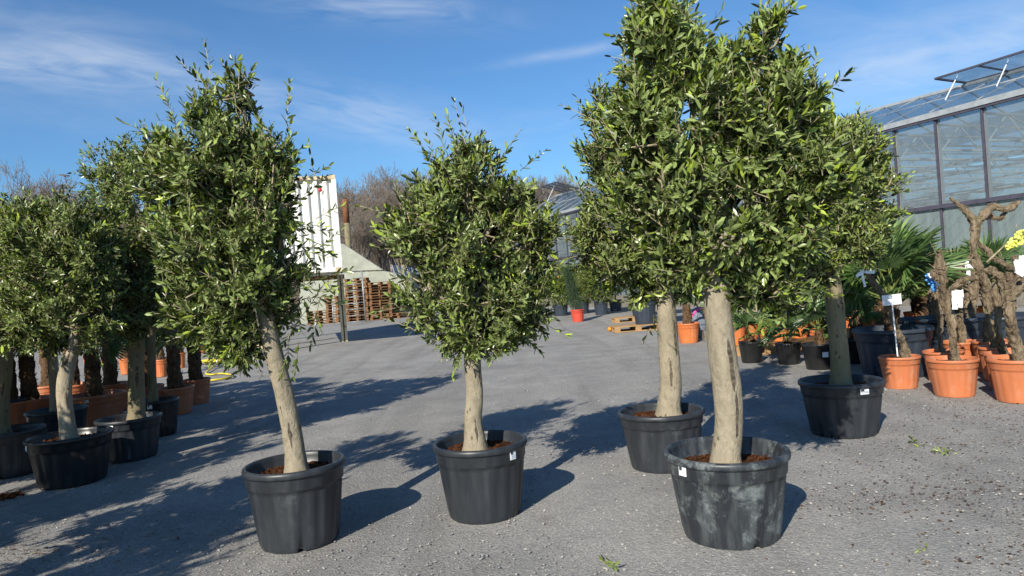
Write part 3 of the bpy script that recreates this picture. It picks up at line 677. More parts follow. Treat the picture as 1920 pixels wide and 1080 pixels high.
# open vents on the near slope, hinged at the ridge
def plane_s(x, y, s):
    v = ray(x, y); p0 = gw(s, 0); t_ = np.dot(p0-CAM, gdir)/np.dot(v, gdir); return CAM+v*t_
def vent(s0, s1, lift, free=None, struts=(.12, .5, .88)):
    vt = MB(); h0, h1 = gl(gw(s0, RZF(s0)+.06, OFF)), gl(gw(s1, RZF(s1)+.06, OFF)); o0, o1 = (gl(gw(s0, RZF(s0)+lift, OFF-1.5)), gl(gw(s1, RZF(s1)+lift, OFF-1.5))) if free is None else (gl(gw(s0, free[1], free[0])), gl(gw(s1, free[1], free[0])))
    for a, c in ((h0, h1), (o0, o1), (h0, o0), (h1, o1)): vt.beam(a, c, .06, .05, 'dark frame')
    m_ = 3
    for j in range(1, m_): vt.beam(h0+(h1-h0)*j/m_, o0+(o1-o0)*j/m_, .04, .04, 'dark frame')
    for j in struts:
        a = o0+(o1-o0)*j; hh_ = h0+(h1-h0)*j; vt.beam(a*.75+hh_*.25, hh_*.35+gl(gw(s0+(s1-s0)*(j+.12), ZG+.15, .1))*.65, .02, .02, 'tag white')
    f = vt.build('roof_vent', GH); q = quad(h0, h1, o1, o0, .006, 'roof glass').build('vent_glass', f)
vs0 = [s for s in posts if s < sp[2]+.1][0]
sh = ray(1812, 158.7); sh = CAM+sh*(np.dot(gw(0, 0, OFF)-CAM, gnorm)/np.dot(sh, gnorm)); s_h = float(np.dot(sh-gw(0, 0, OFF), gdir)); fc_ = plane_s(1753.5, 147.7, s_h)
fr = (float(np.dot(fc_-gw(0, 0), gnorm)), float(fc_[2])); print('vent', s_h, fr, RZ, sh[2])
vent(s_h, s_h+BAY*3.0*(1 if s_a > s_b else -1), .5, free=fr)
vent(S0+BAY*1.0, S0+BAY*2.6, .45, struts=(.5,))
# inside: trusses, heating pipes and benches
b = MB()
for s in posts:
    b.beam(gl(gw(s, ZG-.9, .2)), gl(gw(s, ZG-.9, 2*OFF*1.9)), .05, .07, 'interior white', up=tuple(gdir)); b.beam(gl(gw(s, ZG-.25, .2)), gl(gw(s, ZG-.25, 2*OFF*1.9)), .05, .07, 'aluminium', up=tuple(gdir))
    for j in range(0, 8, 3):
        u = .2+j*1.5; b.beam(gl(gw(s, ZG-.9, u)), gl(gw(s, ZG-.25, u+.75)), .025, .025, 'interior white', up=tuple(gdir)); b.beam(gl(gw(s, ZG-.25, u+.75)), gl(gw(s, ZG-.9, u+1.5)), .03, .03, 'interior white', up=tuple(gdir))
for off, z in ((1.2, ZG-1.2), (2.4, ZG-1.0), (4.4, ZG-1.1), (6.4, ZG-.9), (8.8, ZG-1.0)): b.beam(gl(gw(s_b, z, off)), gl(gw(s_a, z, off)), .06, .06, 'aluminium')
b.build('trusses', GH)
b = MB()
for r_, (off, z) in enumerate([(2.2, 3.0), (3.2, 2.8), (4.6, 3.15)]):
    s = s_b+1
    g = random.Random(r_)
    while s < s_a-1:
        L = g.uniform(2.2, 6); b.beam(gl(gw(s, z, off)), gl(gw(min(s+L, s_a-.5), z, off)), .35, .07, g.choice(['interior white', 'interior white', 'bench wood'])); s += L+g.uniform(.2, 1.6)
b.build('hanging_shelves', GH)
b = MB(); b.box(gl(gw((s_a+s_b)/2, .012, 7)), (.01, .01, .01), 'interior floor'); 
b.beam(gl(gw(s_b, .02, 6.3)), gl(gw(s_a, .02, 6.3)), 12.2, .03, 'interior floor')
b.build('greenhouse_floor', GH)
b = MB(); b.beam(gl(gw(s_b, 1.6, 12.6)), gl(gw(s_a, 1.6, 12.6)), .1, 3.2, 'bunker cement'); b.build('back_wall', GH)
qb = quad(gl(gw(s_b, 3.2, 12.55)), gl(gw(s_a, 3.2, 12.55)), gl(gw(s_a, ZG, 12.55)), gl(gw(s_b, ZG, 12.55)), .006, 'clear glass'); qb.build('back_glass', GH)
q = quad(gl(gw(s_b, ZG+.09, 2*OFF)), gl(gw(s_a, ZG+.09, 2*OFF)), gl(gw(s_a, RZ, 3*OFF)), gl(gw(s_b, RZ, 3*OFF)), .006, 'roof glass'); q.build('roof_glass', GH)
q = quad(gl(gw(s_b, RZ, 3*OFF+.02)), gl(gw(s_a, RZ, 3*OFF+.02)), gl(gw(s_a, ZG+.09, 4*OFF)), gl(gw(s_b, ZG+.09, 4*OFF)), .006, 'roof glass'); q.build('roof_glass', GH)
for s_e, nm in ((s_b, 'gable_glass'), (s_a, 'gable_glass')):
    b = MB(); V = [gl(gw(s_e, .5, .1)), gl(gw(s_e, .5, 12.4)), gl(gw(s_e, ZG, 12.4)), gl(gw(s_e, RZ, 3*OFF)), gl(gw(s_e, ZG, 2*OFF)), gl(gw(s_e, RZ, OFF)), gl(gw(s_e, ZG, .1))]
    V2 = [v+gdir*.006 for v in V]; k = len(V)
    b.add(V+V2, [tuple(range(k)), tuple(range(2*k-1, k-1, -1))]+[(i, (i+1) % k, k+(i+1) % k, k+i) for i in range(k)], 'milky glass'); b.build(nm, GH)

# ------------------------------------------------------------ raised shipping container
Yf, Yb = 19.5, 25.6
p_r = at(641, 500, Yf); xr = p_r[0]; xl = xr-2.44; z0 = at(641, 509, Yf)[2]; z1 = at(624, 328, Yf)[2]
print('container', xl, xr, z0, z1)
CT = thing('shipping_container', 'white corrugated shipping container raised high on rusty posts', 'container', ((xl+xr)/2, (Yf+Yb)/2, z0))
hw, hl, hh = 1.22, (Yb-Yf)/2, z1-z0
b = MB()
def corr(n, w, dep):                       # corrugation profile points (u, d)
    out = []; p = w/n
    for i in range(n):
        u = -w/2+i*p; out += [(u+p*.05, 0), (u+p*.35, 0), (u+p*.5, dep), (u+p*.85, dep)]
    return [(-w/2, 0)]+out+[(w/2, 0)]
def corr_wall(b, origin, ux, nx, w, h, n, mat):
    pr = corr(n, w, .08); V = []
    for u, d in pr:
        for z in (.12, h-.1): V.append(np.array(origin)+np.array(ux)*u-np.array(nx)*d+np.array([0, 0, z]))
    b.add(V, [(2*i, 2*i+2, 2*i+3, 2*i+1) for i in range(len(pr)-1)], mat)
corr_wall(b, (0, -hl+.03, 0), (1, 0, 0), (0, -1, 0), 2*hw-.16, hh, 9, 'white paint')
corr_wall(b, (hw-.03, 0, 0), (0, 1, 0), (1, 0, 0), 2*hl-.16, hh, 22, 'white paint')
corr_wall(b, (-hw+.03, 0, 0), (0, -1, 0), (-1, 0, 0), 2*hl-.16, hh, 22, 'white paint')
corr_wall(b, (0, hl-.03, 0), (-1, 0, 0), (0, 1, 0), 2*hw-.16, hh, 9, 'white paint')
b.box((0, 0, .08), (2*hw-.2, 2*hl-.2, .06), 'white paint'); b.box((0, 0, hh-.05), (2*hw-.2, 2*hl-.2, .04), 'white paint')
b.build('walls', CT)
b = MB()
for sx in (-1, 1):
    for sy in (-1, 1):
        b.box((sx*(hw-.05), sy*(hl-.05), hh/2), (.12, .12, hh-.24), 'white paint')
        for z in (.06, hh-.06): b.box((sx*(hw-.08), sy*(hl-.08), z), (.17, .17, .12), 'rusty cream')
for sy in (-1, 1):
    b.box((0, sy*(hl-.05), hh-.07), (2*hw-.34, .11, .10), 'rusty cream'); b.box((0, sy*(hl-.05), .07), (2*hw-.34, .11, .12), 'white paint')
for sx in (-1, 1):
    b.box((sx*(hw-.05), 0, hh-.05), (.1, 2*hl-.34, .08), 'white paint'); b.box((sx*(hw-.05), 0, .07), (.1, 2*hl-.34, .12), 'white paint')
b.build('frame', CT)
b = MB()
for j in range(11):
    x = -hw+.28+j*.19; b.add([(x, -hl-.009, hh-.112), (x+.085, -hl-.009, hh-.112), (x+.03, -hl-.009, hh-.028), (x-.055, -hl-.009, hh-.028), (x, -hl+.001, hh-.112), (x+.085, -hl+.001, hh-.112), (x+.03, -hl+.001, hh-.028), (x-.055, -hl+.001, hh-.028)],
          [(0, 1, 2, 3), (7, 6, 5, 4), (0, 4, 5, 1), (1, 5, 6, 2), (2, 6, 7, 3), (3, 7, 4, 0)], 'hazard black')
b.build('hazard_stripes', CT)
b = MB(); b.lathe([(0, .0), (.055, 0), (.055, .012), (0, .012)], 'red paint', 16); o = b.build('red_disc', CT, (hw-.42, -hl+.0, hh-.40)); o.rotation_euler = (R(90), 0, 0)
for sx, sy in ((1, 0), (-1, 0), (-1, 1), (-1, -1)):
    b = MB(); y = {0: 22.15-(Yf+Yb)/2, 1: hl-.25, -1: -hl+.3}[sy]; x = sx*(hw+.02)
    b.box((x-.055, y, -z0/2), (.07, .15, z0), 'rusty cream'); b.box((x+.055, y, -z0/2), (.07, .15, z0), 'rusty cream'); b.box((x, y, -z0/2), (.035, .06, z0), 'rust')
    b.build('post', CT)
b = MB()
for sy in (22.15-(Yf+Yb)/2,): b.box((0, sy, -.07), (2*hw+.3, .14, .14), 'rust')
b.build('cross_beams', CT)

# the box stands turned so that only its end is seen; pivot on the near right corner
_piv = np.array([xr, Yf]); _a = R(15.5); _c = np.array(CT.location[:2])-_piv
CT.location = (_piv[0]+_c[0]*math.cos(_a)-_c[1]*math.sin(_a), _piv[1]+_c[0]*math.sin(_a)+_c[1]*math.cos(_a), z0); CT.rotation_euler = (0, 0, _a)
# rusty chimney pipe, bunker wall
b = MB(); pz = [at(x, y, 45.0) for x, y in ((647, 374), (654, 470))]
px_ = pz[1][0]; top = pz[0][2]
b.tube([(0, 0, 0), (0, 0, top*.55), (0, 0, top-1.5)], [.19]*3, 'mossy bark', 14); b.tube([(0, 0, top-1.5), (0, 0, top-.4), (0, 0, top)], [.192, .193, .18], 'rust', 14)
tag(b.build('chimney_pipe', loc=(px_, 45.0, 0)), 'rusty brown vertical pipe behind the right side of the raised container', 'pipe')
def prism_px(name, pts, Y, depth, mat, label, cat, ztop=None):
    P = [at(x, y, Y) for x, y in pts]; c = np.mean(P, 0); c[2] = 0; V = [p-c for p in P]; V2 = [v+np.array([0, depth, 0]) for v in V]; k = len(V)
    b = MB(); b.add(V+V2, [tuple(range(k)), tuple(range(2*k-1, k-1, -1))]+[(i, k+i, k+(i+1) % k, (i+1) % k) for i in range(k)], mat); o = b.build(name, loc=c)
    return tag(o, label, cat)
BK = thing('storage_bunker', 'grey green storage bunker with sloping top edge behind the pallets', 'bunker', at(690, 601, 41)*np.array([1, 1, 0]))
def bunk(name, pts, Y, dep, mat):
    P = [at(x, y, Y)-np.array(BK.location) for x, y in pts]
    for p in P:
        if p[2] < .35: p[2] = 0
    k = len(P); V2 = [v+np.array([0, dep, 0]) for v in P]
    b = MB(); b.add(P+V2, [tuple(range(k)), tuple(range(2*k-1, k-1, -1))]+[(i, k+i, k+(i+1) % k, (i+1) % k) for i in range(k)], mat); return b.build(name, BK)
bunk('wall', [(562, 612), (562, 512), (640, 511), (718, 508), (775, 520), (775, 596)], 41, 3, 'bunker cement')
bunk('sloping_wall', [(562, 511), (562, 456), (643, 457), (718, 506)], 40.9, .3, 'bunker cement')
b = MB(); lo = np.array(BK.location)
for j in range(14):
    a = at(735+j*4.5, 497+j*.6, 41.5)-lo; c = at(742+j*4.5, 520, 38.6)-lo
    b.beam(a, c, .07, .03, 'blue sheet' if j % 2 else 'aluminium')
b.build('slatted_roof', BK)

# ------------------------------------------------------------ pallets
def pallet_mb(mat, g=random):
    b = MB()
    for i in range(7): b.box((0, -.4+.05+i*.1167, .133+g.uniform(-.002, .002)), (1.2, .094, .022), mat)
    for x in (-.527, 0, .527): b.box((x, 0, .111), (.14, .8, .02), mat)
    for x in (-.527, 0, .527):
        for y in (-.35, 0, .35): b.box((x, y, .061), (.142, .098, .078), mat)
    for y in (-.35, 0, .35): b.box((0, y, .011), (1.2, .1, .022), mat)
    return b
pal0 = pallet_mb('pallet wood').build('wooden_pallet'); palN = pallet_mb('new wood').build('wooden_pallet')
used = [False, False]
def place_pallet(loc, rz, label, group=None, new=False):
    src = palN if new else pal0; i = 1 if new else 0
    o = src if not used[i] else src.copy()
    if used[i]: COL.objects.link(o)
    used[i] = True; o.location = tuple(loc); o.rotation_euler = (0, 0, rz); tag(o, label, 'pallet', group); return o
stacks = [(597, 613, 5, 'left'), (633, 608, 10, ''), (672, 605, 16, ''), (716, 600, 14, ''), (746, 597, 2, '')]
names = ['lowest pallet in the low leftmost stack under the container', 'lowest pallet in the stack behind the rusty container post', 'lowest pallet in the stack behind the mesh rack',
         'lowest pallet in the stack right of the mesh rack', 'lowest pallet in the low pile right of the stacks']
names = [n_[7:] for n_ in names]
ORD = ['lowest', 'second lowest', 'third lowest', 'fourth lowest', 'fifth lowest', 'sixth lowest', 'seventh lowest', 'eighth lowest', 'ninth lowest', 'tenth lowest', 'eleventh lowest', 'twelfth lowest', 'thirteenth lowest', 'fourteenth lowest', 'fifteenth lowest', 'sixteenth lowest']
g = random.Random(5)
for (x, y, n, _), nm in zip(stacks, names):
    p = atz(x, y); k_ = 38.5/p[1]; p = at(x, y, 38.5); p[2] = 0
    for i in range(n):
        place_pallet((p[0]+g.uniform(-.03, .03), p[1]+g.uniform(-.04, .04)+.4, i*.146), g.uniform(-.03, .03), ORD[i]+' '+nm, 'pallets '+nm[7:])
for (x, y, n, _), nm, dx in ((stacks[2], 'in the hidden row added to darken gaps in the mesh rack stack', -.12), (stacks[3], 'in the hidden row added to darken gaps in the right stack', .10)):  # extra pallets added behind two stacks so their see-through gaps stay dark
    p = at(x, y, 38.5)
    for i in range(n-1): place_pallet((p[0]+dx+g.uniform(-.04, .04), p[1]+1.35, i*.146), g.uniform(-.04, .04), ORD[i]+' pallet '+nm, 'pallets '+nm)
# mesh rack
RK = thing('mesh_rack', 'tall galvanised tube rack leaning in front of the pallet stacks', 'rack', at(656, 606, 37.2)*np.array([1, 1, 0]))
def rk(x, y): p = at(x, y, 37.2)-np.array(RK.location); p[1] = 0; return p
b = MB(); 
for (x0, y0, x1, y1, r) in ((678, 508, 686, 603, .035), (640, 510, 645, 606, .03), (623, 566, 626, 610, .03), (668, 560, 672, 600, .015)):
    b.tube([rk(x0, y0), rk(x1, y1)], [r, r], 'galvanised', 8)
b.build('uprights', RK)
b = MB()
for j in range(9): u = j/8; b.tube([rk(640+u*5, 512+u*93), rk(678+u*8, 509+u*92)], [.018]*2, 'galvanised', 6)
for j in range(4): u = j/3; b.tube([rk(623+u*3, 567+u*40), rk(643, 566+u*38)], [.018]*2, 'galvanised', 6)
b.build('rungs', RK)

# ------------------------------------------------------------ bare woodland
def bare_tree(seed, H, form='round'):
    g = np.random.default_rng(seed); segs = []
    def grow(p, d, L, r, lev):
        n = 3
        for i in range(n):
            q = p+d*L/n; d2 = unit(d+g.normal(0, .10, 3)+np.array([0, 0, .05])); segs.append((p, q, r, r*.8)); p, d, r = q, d2, r*.8
            if lev < 5 and i > 0:
                for _ in range(2 if lev < 4 else 3):
                    a = g.uniform(.35, .85); o = unit(g.normal(size=3)); o = unit(o-d*np.dot(o, d)); nd = unit(d*math.cos(a)+o*math.sin(a)+np.array([0, 0, .12])); grow(p, nd, L*g.uniform(.5, .75), r*.62, lev+1)
    if form == 'conifer':
        n = 26
        for i in range(n): segs.append((np.array([0, 0, H*i/n]), np.array([0, 0, H*(i+1)/n]), .16*(1-i/n)+.02, .16*(1-(i+1)/n)+.02))
        for i in range(4, n):
            for k in range(6):
                a = g.uniform(0, 6.28); L = (1-i/n)*2.6+.3; p = np.array([0, 0, H*(i+g.random())/n]); d = np.array([math.cos(a), math.sin(a), .12])
                for j in range(5):
                    q = p+d*L/5; segs.append((p, q, .03, .02))
                    for w in range(5):
                        e = p+unit(d+g.normal(0, .8, 3))*L*.17; segs.append((p, e, .014, .008))
                    p = q; d = unit(d+np.array([0, 0, -.07]))
    else:
        tr = H*.30; p = np.zeros(3); 
        for i in range(4): q = p+np.array([g.normal(0, .05), g.normal(0, .05), tr/4]); segs.append((p, q, .2-.012*i, .2-.012*(i+1))); p = q
        for k in range(5):
            a = g.uniform(0, 6.28); sp_ = .28 if form == 'slim' else .42; grow(p, unit(np.array([math.cos(a)*sp_, math.sin(a)*sp_, 1])), H*.26, .10, 1)
    P0 = np.array([s[0] for s in segs]); P1 = np.array([s[1] for s in segs]); r0 = np.maximum([s[2] for s in segs], .011); r1 = np.maximum([s[3] for s in segs], .009)
    zmx = P1[:, 2].max(); f = H/zmx; P0 *= f; P1 *= f
    tk = r0 > .05
    out = []
    for sel, sd in ((tk, 6), (~tk, 3)):
        V, lo_, to_ = seg_arr(P0[sel], P1[sel], r0[sel], r1[sel], sd); out.append((V, lo_, to_))
    return out
def tree_proto(seed, H, form, mats, label):
    T = thing('bare_tree' if form != 'conifer' else 'larch_tree', label, 'tree', (0, 0, -50))
    o = bare_tree(seed, H, form)
    for nm, (V, lo_, to_), mt in zip(('trunk', 'crown'), o, mats):
        arrays_mesh(nm, V, lo_, to_, [mt], np.zeros(len(to_)), np.full(len(V), .5), True, T)
    return T
protos = [tree_proto(s, 11, f, m_, '') for s, f, m_ in ((1, 'round', ('birch bark', 'bare twig')), (2, 'slim', ('birch bark', 'bare twig')), (3, 'round', ('bare twig', 'bare twig')), (4, 'slim', ('bare twig', 'bare twig')))]
con = tree_proto(9, 11, 'conifer', ('bare twig', 'bare twig'), 'bare larch with level branches standing beside the leafless trees at far left')
usedp = set(); g = random.Random(12)
def put_tree(pi, x, ytop, Y, label=None, group=None, wide=1.0):
    pr = protos[pi] if pi != 'c' else con
    tp = at(x, ytop, Y); gz = float(hz_(np.array([tp[0]]), np.array([Y]))[0]) if Y > 58 else 0.0
    gz = max(gz, 0)-.05; H = max(tp[2]-gz, 3); T = pr if pi not in usedp else dup(pr); usedp.add(pi)
    T.location = (tp[0], Y, gz); s = H/11; T.scale = (s*wide, s*wide, s); T.rotation_euler = (0, 0, g.uniform(0, 6.28))
    if label: T['label'] = label
    if group: T['group'] = group
    return T
put_tree(0, 42, 288, 52, 'tall leafless birch with reddish twigs at the far left edge', wide=.9)
put_tree('c', 122, 326, 50)
def nth(k):
    return {1: 'first', 2: 'second', 3: 'third'}.get(k, str(k)+('th' if 10 < k % 100 < 14 else {1: 'st', 2: 'nd', 3: 'rd'}.get(k % 10, 'th')))
lab = ['leafless brown tree of the wood behind the yard, left of the container', 'leafless brown tree of the wood between container and middle olive', 'leafless brown tree of the wood above the far greenhouse roof']
rows = []
for x in range(-60, 240, 22): rows.append((x, 365+g.uniform(-15, 20), g.uniform(54, 66), 0))
for x in range(250, 540, 36): rows.append((x, 375+g.uniform(-15, 25), g.uniform(54, 66), 0))
for x, yt in ((556, 318), (585, 312), (612, 322), (640, 330), (660, 345), (675, 330), (698, 314), (722, 330), (742, 322), (765, 318), (790, 325), (815, 330), (840, 322)): rows.append((x, yt+g.uniform(-4, 8), g.uniform(55, 70), 1))
for x in (610, 650, 668, 690, 708, 728, 748, 770, 800): rows.append((x, 390+g.uniform(-15, 25), g.uniform(48, 53), 1))
for x in range(860, 1240, 17): rows.append((x, (325 if x < 1130 else 345)+g.uniform(-6, 14), g.uniform(62, 74), 2))
for x in range(870, 1240, 30): rows.append((x, 370+g.uniform(-10, 14), g.uniform(60, 66), 2))
for x in range(1260, 1960, 60): rows.append((x, 330+g.uniform(-10, 30), g.uniform(72, 82), 2))
rows.sort(); cnt = [0, 0, 0]
for i, (x, yt, Y, l) in enumerate(rows):
    cnt[l] += 1
    put_tree(g.randrange(4), x, yt, Y, nth(cnt[l])+' leafless tree from the left in the wood '+['left of the container', 'between container and middle olive', 'above the greenhouse roof'][l], 'leafless trees '+['left of the container', 'between container and middle olive', 'above the far greenhouse roof'][l], g.uniform(.8, 1.1))
# tangled undergrowth along the wood edge
gg = np.random.default_rng(33); n = 15000
X = gg.uniform(-75, 55, n); Yv = gg.uniform(47, 60, n)+np.where(X > -5, 9, 0); hmax = 3.6+1.0*np.sin(X*.3)+.8*np.sin(X*.9)
Z0 = np.maximum(hz_(X, Yv), 0); Zb = Z0+gg.random(n)**1.5*hmax*.8
P0 = np.stack([X, Yv, Zb], 1); d = unit(gg.normal(0, .6, (n, 3))+np.array([0, 0, .8])); P1 = P0+d*gg.uniform(.5, 1.8, n)[:, None]
V, lo_, to_ = seg_arr(P0, P1, np.full(n, .03), np.full(n, .012), 3)
tag(arrays_mesh('undergrowth', V, lo_, to_, ['bare twig'], np.zeros(len(to_)), np.full(len(V), .5), True), kind='stuff')

# ------------------------------------------------------------ palms
def frond_mesh(seed, n=22, R0=.36, pet=.34, mat='palm leaf', spread=200):
    g = np.random.default_rng(seed); b = MB(); 
    d0 = np.array([1., 0, 0]); pts = smooth_path([(0, 0, 0), (pet*.5, 0, .05), (pet, 0, .06)], 6); b.tube(pts, np.linspace(.009, .006, 6), 'petiole', 5)
    c = pts[-1]
    for i in range(n):
        a = R(-spread/2+spread*i/(n-1)); L = R0*(1-.28*abs(a)/R(spread/2))*g.uniform(.92, 1.05); d = np.array([math.cos(a), math.sin(a), .12*math.cos(a)]); s = np.array([-math.sin(a), math.cos(a), 0]); w = .016
        dz = np.array([0, 0, 1.]); tip = g.uniform(-.10, -.02)
        V = [c, c+d*L*.45+s*w+dz*.012, c+d*L*.45-s*w+dz*.012, c+d*L*.45+dz*-.004, c+d*L*.8+s*w*.6+dz*tip*.3, c+d*L*.8-s*w*.6+dz*tip*.3, c+d*L*.8+dz*(tip*.3-.01), c+d*L+dz*tip]
        b.add(V, [(0, 3, 1), (0, 2, 3), (3, 6, 4, 1), (2, 5, 6, 3), (4, 6, 7), (6, 5, 7)], mat, False, float(g.uniform(.15, .9)))
    o = b.build('frond', lv=True); me = o.data; bpy.data.objects.remove(o); return me
FR = [frond_mesh(i) for i in range(3)]
def palm(label, base, Rr, H, th, nf, size, seed, potmat='orange plastic', potstyle='small', group=None, tr=.05, z=0, sticker=None, Y=None, lean=(0, 0), mat='palm fibre', up=(.1, 1.25)):
    Bp = atz(*base, z) if Y is None else at(base[0], base[1], Y)
    if Y is not None: Bp[2] = z
    g = np.random.default_rng(seed); T = thing('potted_palm', label, 'palm', Bp, 0, group)
    pot(T, Rr, H, potmat, potstyle, sticker, seed); soil(T, Rr*.88, H*.86, 'dark soil', seed, 10, .01)
    tp = np.array([lean[0], lean[1], H*.84+th]); P = smooth_path([(0, 0, H*.78), (lean[0]*.4, lean[1]*.4, H*.84+th*.5), tp], 26)
    b = MB(); rr = np.linspace(tr*1.25, tr*.85, 26); b.tube(P, rr, mat, 16, .22, seed, lump=9, smooth=False)
    for _ in range(60):
        i = g.integers(2, 25); a = g.uniform(0, 6.28); dd = np.array([math.cos(a), math.sin(a), .0]); c = P[i]+dd*rr[i]*.85; e = c+dd*.03+np.array([0, 0, g.uniform(.02, .06)])
        b.tube([c, e], [.009, .002], mat, 4, 0)
    b.build('trunk', T)
    for k in range(nf):
        u = k/max(nf-1, 1); el = up[1]-(up[1]-up[0])*u+g.normal(0, .12); az = k*2.4+g.normal(0, .2)
        o = link('frond', FR[k % 3], T, tp+np.array([0, 0, -.03*u])); s = size*g.uniform(.8, 1.1); o.scale = (s, s, s)
        o.rotation_euler = (g.normal(0, .6), -el, az)
    return T
# black pots along the front of the palm display
palm('small palm in a black nursery pot nearest the tall olive trunk', (1410, 678), .175, .30, .12, 9, .75, 1, 'nursery black', 'nursery', tr=.05)
palm('small palm in a black nursery pot, second from the tall olive trunk', (1480, 681), .175, .29, .08, 8, .8, 2, 'nursery black', 'nursery', tr=.045, sticker=None)
palm('small palm in a black nursery pot carrying a square white price label', (1540, 690), .225, .33, .22, 10, .8, 3, 'nursery black', 'nursery', tr=.05)
palm('small palm in a black nursery pot just right of the mossy olive trunk', (1608, 679), .20, .32, .22, 10, .8, 4, 'nursery black', 'nursery', tr=.055)
# white price label on the third black pot
p3_ = [o for o in COL.objects if o.get('label', '').endswith('square white price label')][0]
b = MB(); rot = np.array([[1, 0, 0], [0, -1, 0], [0, 0, 1.]]).T; b.box((-.03, -.222, .20), (.075, .004, .065), 'tag white'); b.build('price_label', p3_)
# orange pots on pallets behind them
G2 = 'palms in orange pots on the pallets'
OP = [(1380, 622, 'at the left end of the pallets, beside the olive trunk'), (1404, 624, 'second from the left on the pallets'), (1436, 620, 'third from the left on the pallets'), (1462, 612, 'fourth from the left on the pallets'),
      (1497, 604, 'fifth on the pallets, behind the black pots'), (1528, 606, 'sixth on the pallets, behind the black pots'), (1590, 603, 'standing behind the mossy olive trunk'), (1628, 600, 'behind the ribboned vine stump'),
      (1668, 590, 'behind the blank white sign'), (1716, 585, 'behind the widest black pot'), (1745, 590, 'behind the gnarled vines, left'), (1800, 588, 'behind the gnarled vines, middle'), (1850, 586, 'behind the gnarled vines, right')]
for i, (x, y, w) in enumerate(OP):
    Y = 11.6+.25*(i % 3) if i < 6 else 11.0+.3*(i % 3)
    palm('palm in orange pot '+w, (x, y+2, ), .165, .36, .20+.1*(i % 2), 11, .9+.12*(i % 3), 20+i, 'orange plastic', 'small', G2, z=.146, Y=Y, tr=.05)
for i, x in enumerate((1428, 1490, 1530, 1570, 1640, 1710, 1790, 1870)):
    p = at(x, 640, 11.5-.04*i); place_pallet((p[0], p[1], 0), 0.05*((i % 3)-1), nth(i+1)+' light wooden pallet from the left among those carrying orange pots', 'pallets carrying the orange palm pots', True)
# big fan palms
for i, (x, y, Y, th, sz, nf, w) in enumerate([(1678, 697, 8.3, .42, 1.5, 34, 'tall fan palm with the biggest leaves, growing in the wide black pot'), (1655, 660, 10.5, .55, 1.3, 24, 'tall fan palm right beside the olive at the right'),
        (1735, 650, 10.8, .45, 1.25, 22, 'fan palm behind the blue grapes'), (1610, 650, 10.8, .40, 1.15, 18, 'fan palm behind the mossy olive trunk'), (1870, 660, 10.2, .55, 1.2, 20, 'fan palm behind the yellow grapes'), (1790, 640, 11.2, .50, 1.15, 20, 'fan palm behind the forked dead vine'), (1570, 650, 12.4, .4, 1.2, 14, 'fan palm in the back row behind the orange pots'), (1500, 650, 12.6, .35, 1.2, 14, 'fan palm in the back row left of the mossy trunk')]):
    palm(w, (x, y), .43 if i == 0 else .19, .56 if i == 0 else .34, th, nf, sz, 60+i, 'blue black plastic' if i == 0 else 'nursery black', 'big' if i == 0 else 'nursery', None, Y=Y, tr=.07)

# single palm in orange pot, middle distance
palm('fat based palm stub in a bright orange pot between the two olive trunks', (1292, 642), .225, .38, .42, 7, .9, 90, 'orange plastic', 'small', tr=.075)

# palms in the left background, mostly in shade
G3 = 'palms in terracotta pots in the shade at the left'
LP = [(182, 800, .36, .42, 'in the biggest terracotta pot, right of the curved whitish trunk'), (60, 805, .30, .40, 'left of the half hidden olive tree'), (22, 812, .28, .40, 'nearest the left edge of the photo'), (333, 775, .235, .36, 'in the sunlit rim pot right of the dark trunks'),
      (371, 756, .20, .36, 'at the right end of the shaded row'), (212, 770, .25, .40, 'between the big terracotta pot and the white label olive'), (280, 770, .22, .36, 'behind the dark shaded olive tree'), (140, 770, .26, .4, 'behind the curved whitish trunk'), (95, 770, .26, .4, 'behind the peeling olive trunk')]
for i, (x, y, r, h, w) in enumerate(LP):
    palm('shaggy palm '+w.replace('in the biggest terracotta pot, right of','in the biggest terracotta pot beside'), (x, y), r, h, .62+.1*(i % 3), 12, .9, 120+i, 'terracotta plastic', 'small', G3, tr=.085, sticker=[(-1.3, .87, .05, .03)] if i == 0 else None, up=(.0, 1.1))
LP2 = [(237, 701, 'small palm in a sunlit orange pot far left'), (303, 706, 'small palm in an orange pot under the shaded crowns'), (338, 690, 'small palm in a sunlit orange pot by the yellow hose'), (378, 662, 'small plant in a pale orange pot by the yellow hose'), (400, 645, 'small plant in a tiny far terracotta pot')]
for i, (x, y, w) in enumerate(LP2):
    palm(w, (x, y), .14, .36, .4, 8, .8, 140+i, 'orange plastic', 'small', None, tr=.085)
G4 = 'small pots far behind the hose'
for i, (x, y) in enumerate([(415, 640), (392, 632), (432, 628), (455, 632), (170, 690), (205, 695)]):
    palm(['small terracotta pot plant far behind the hose', 'faraway pot plant left of the hose pots', 'tiny pot plant seen through olive leaves', 'rightmost tiny pot plant behind the front left olive', 'shaded pot plant far left, first', 'shaded pot plant beside the sunlit orange pot'][i], (x, y), .17, .34, .2, 7, .8, 160+i, 'terracotta plastic', 'small', G4, tr=.05)

# ------------------------------------------------------------ hose
b = MB(); g = np.random.default_rng(2); pts = []
for i in range(120):
    a = i*.42; c = atz(398, 684); r = .16+.07*math.sin(i*.13)+g.normal()*.02
    pts.append((c[0]+r*1.25*math.cos(a), c[1]+.2+r*1.2*math.sin(a)+.2*math.sin(i*.05), .03+.03*abs(math.sin(i*.37))+.0006*i))
for x, y in ((388, 700), (395, 705), (415, 703), (436, 706), (428, 711), (405, 715), (390, 716)):
    c = atz(x, y); pts.append((c[0], c[1], .03))
b.tube(smooth_path(pts, 560), [.018], 'yellow hose', 8); tag(b.build('garden_hose'), 'yellow hose lying coiled on the gravel behind the front left olive', 'hose')

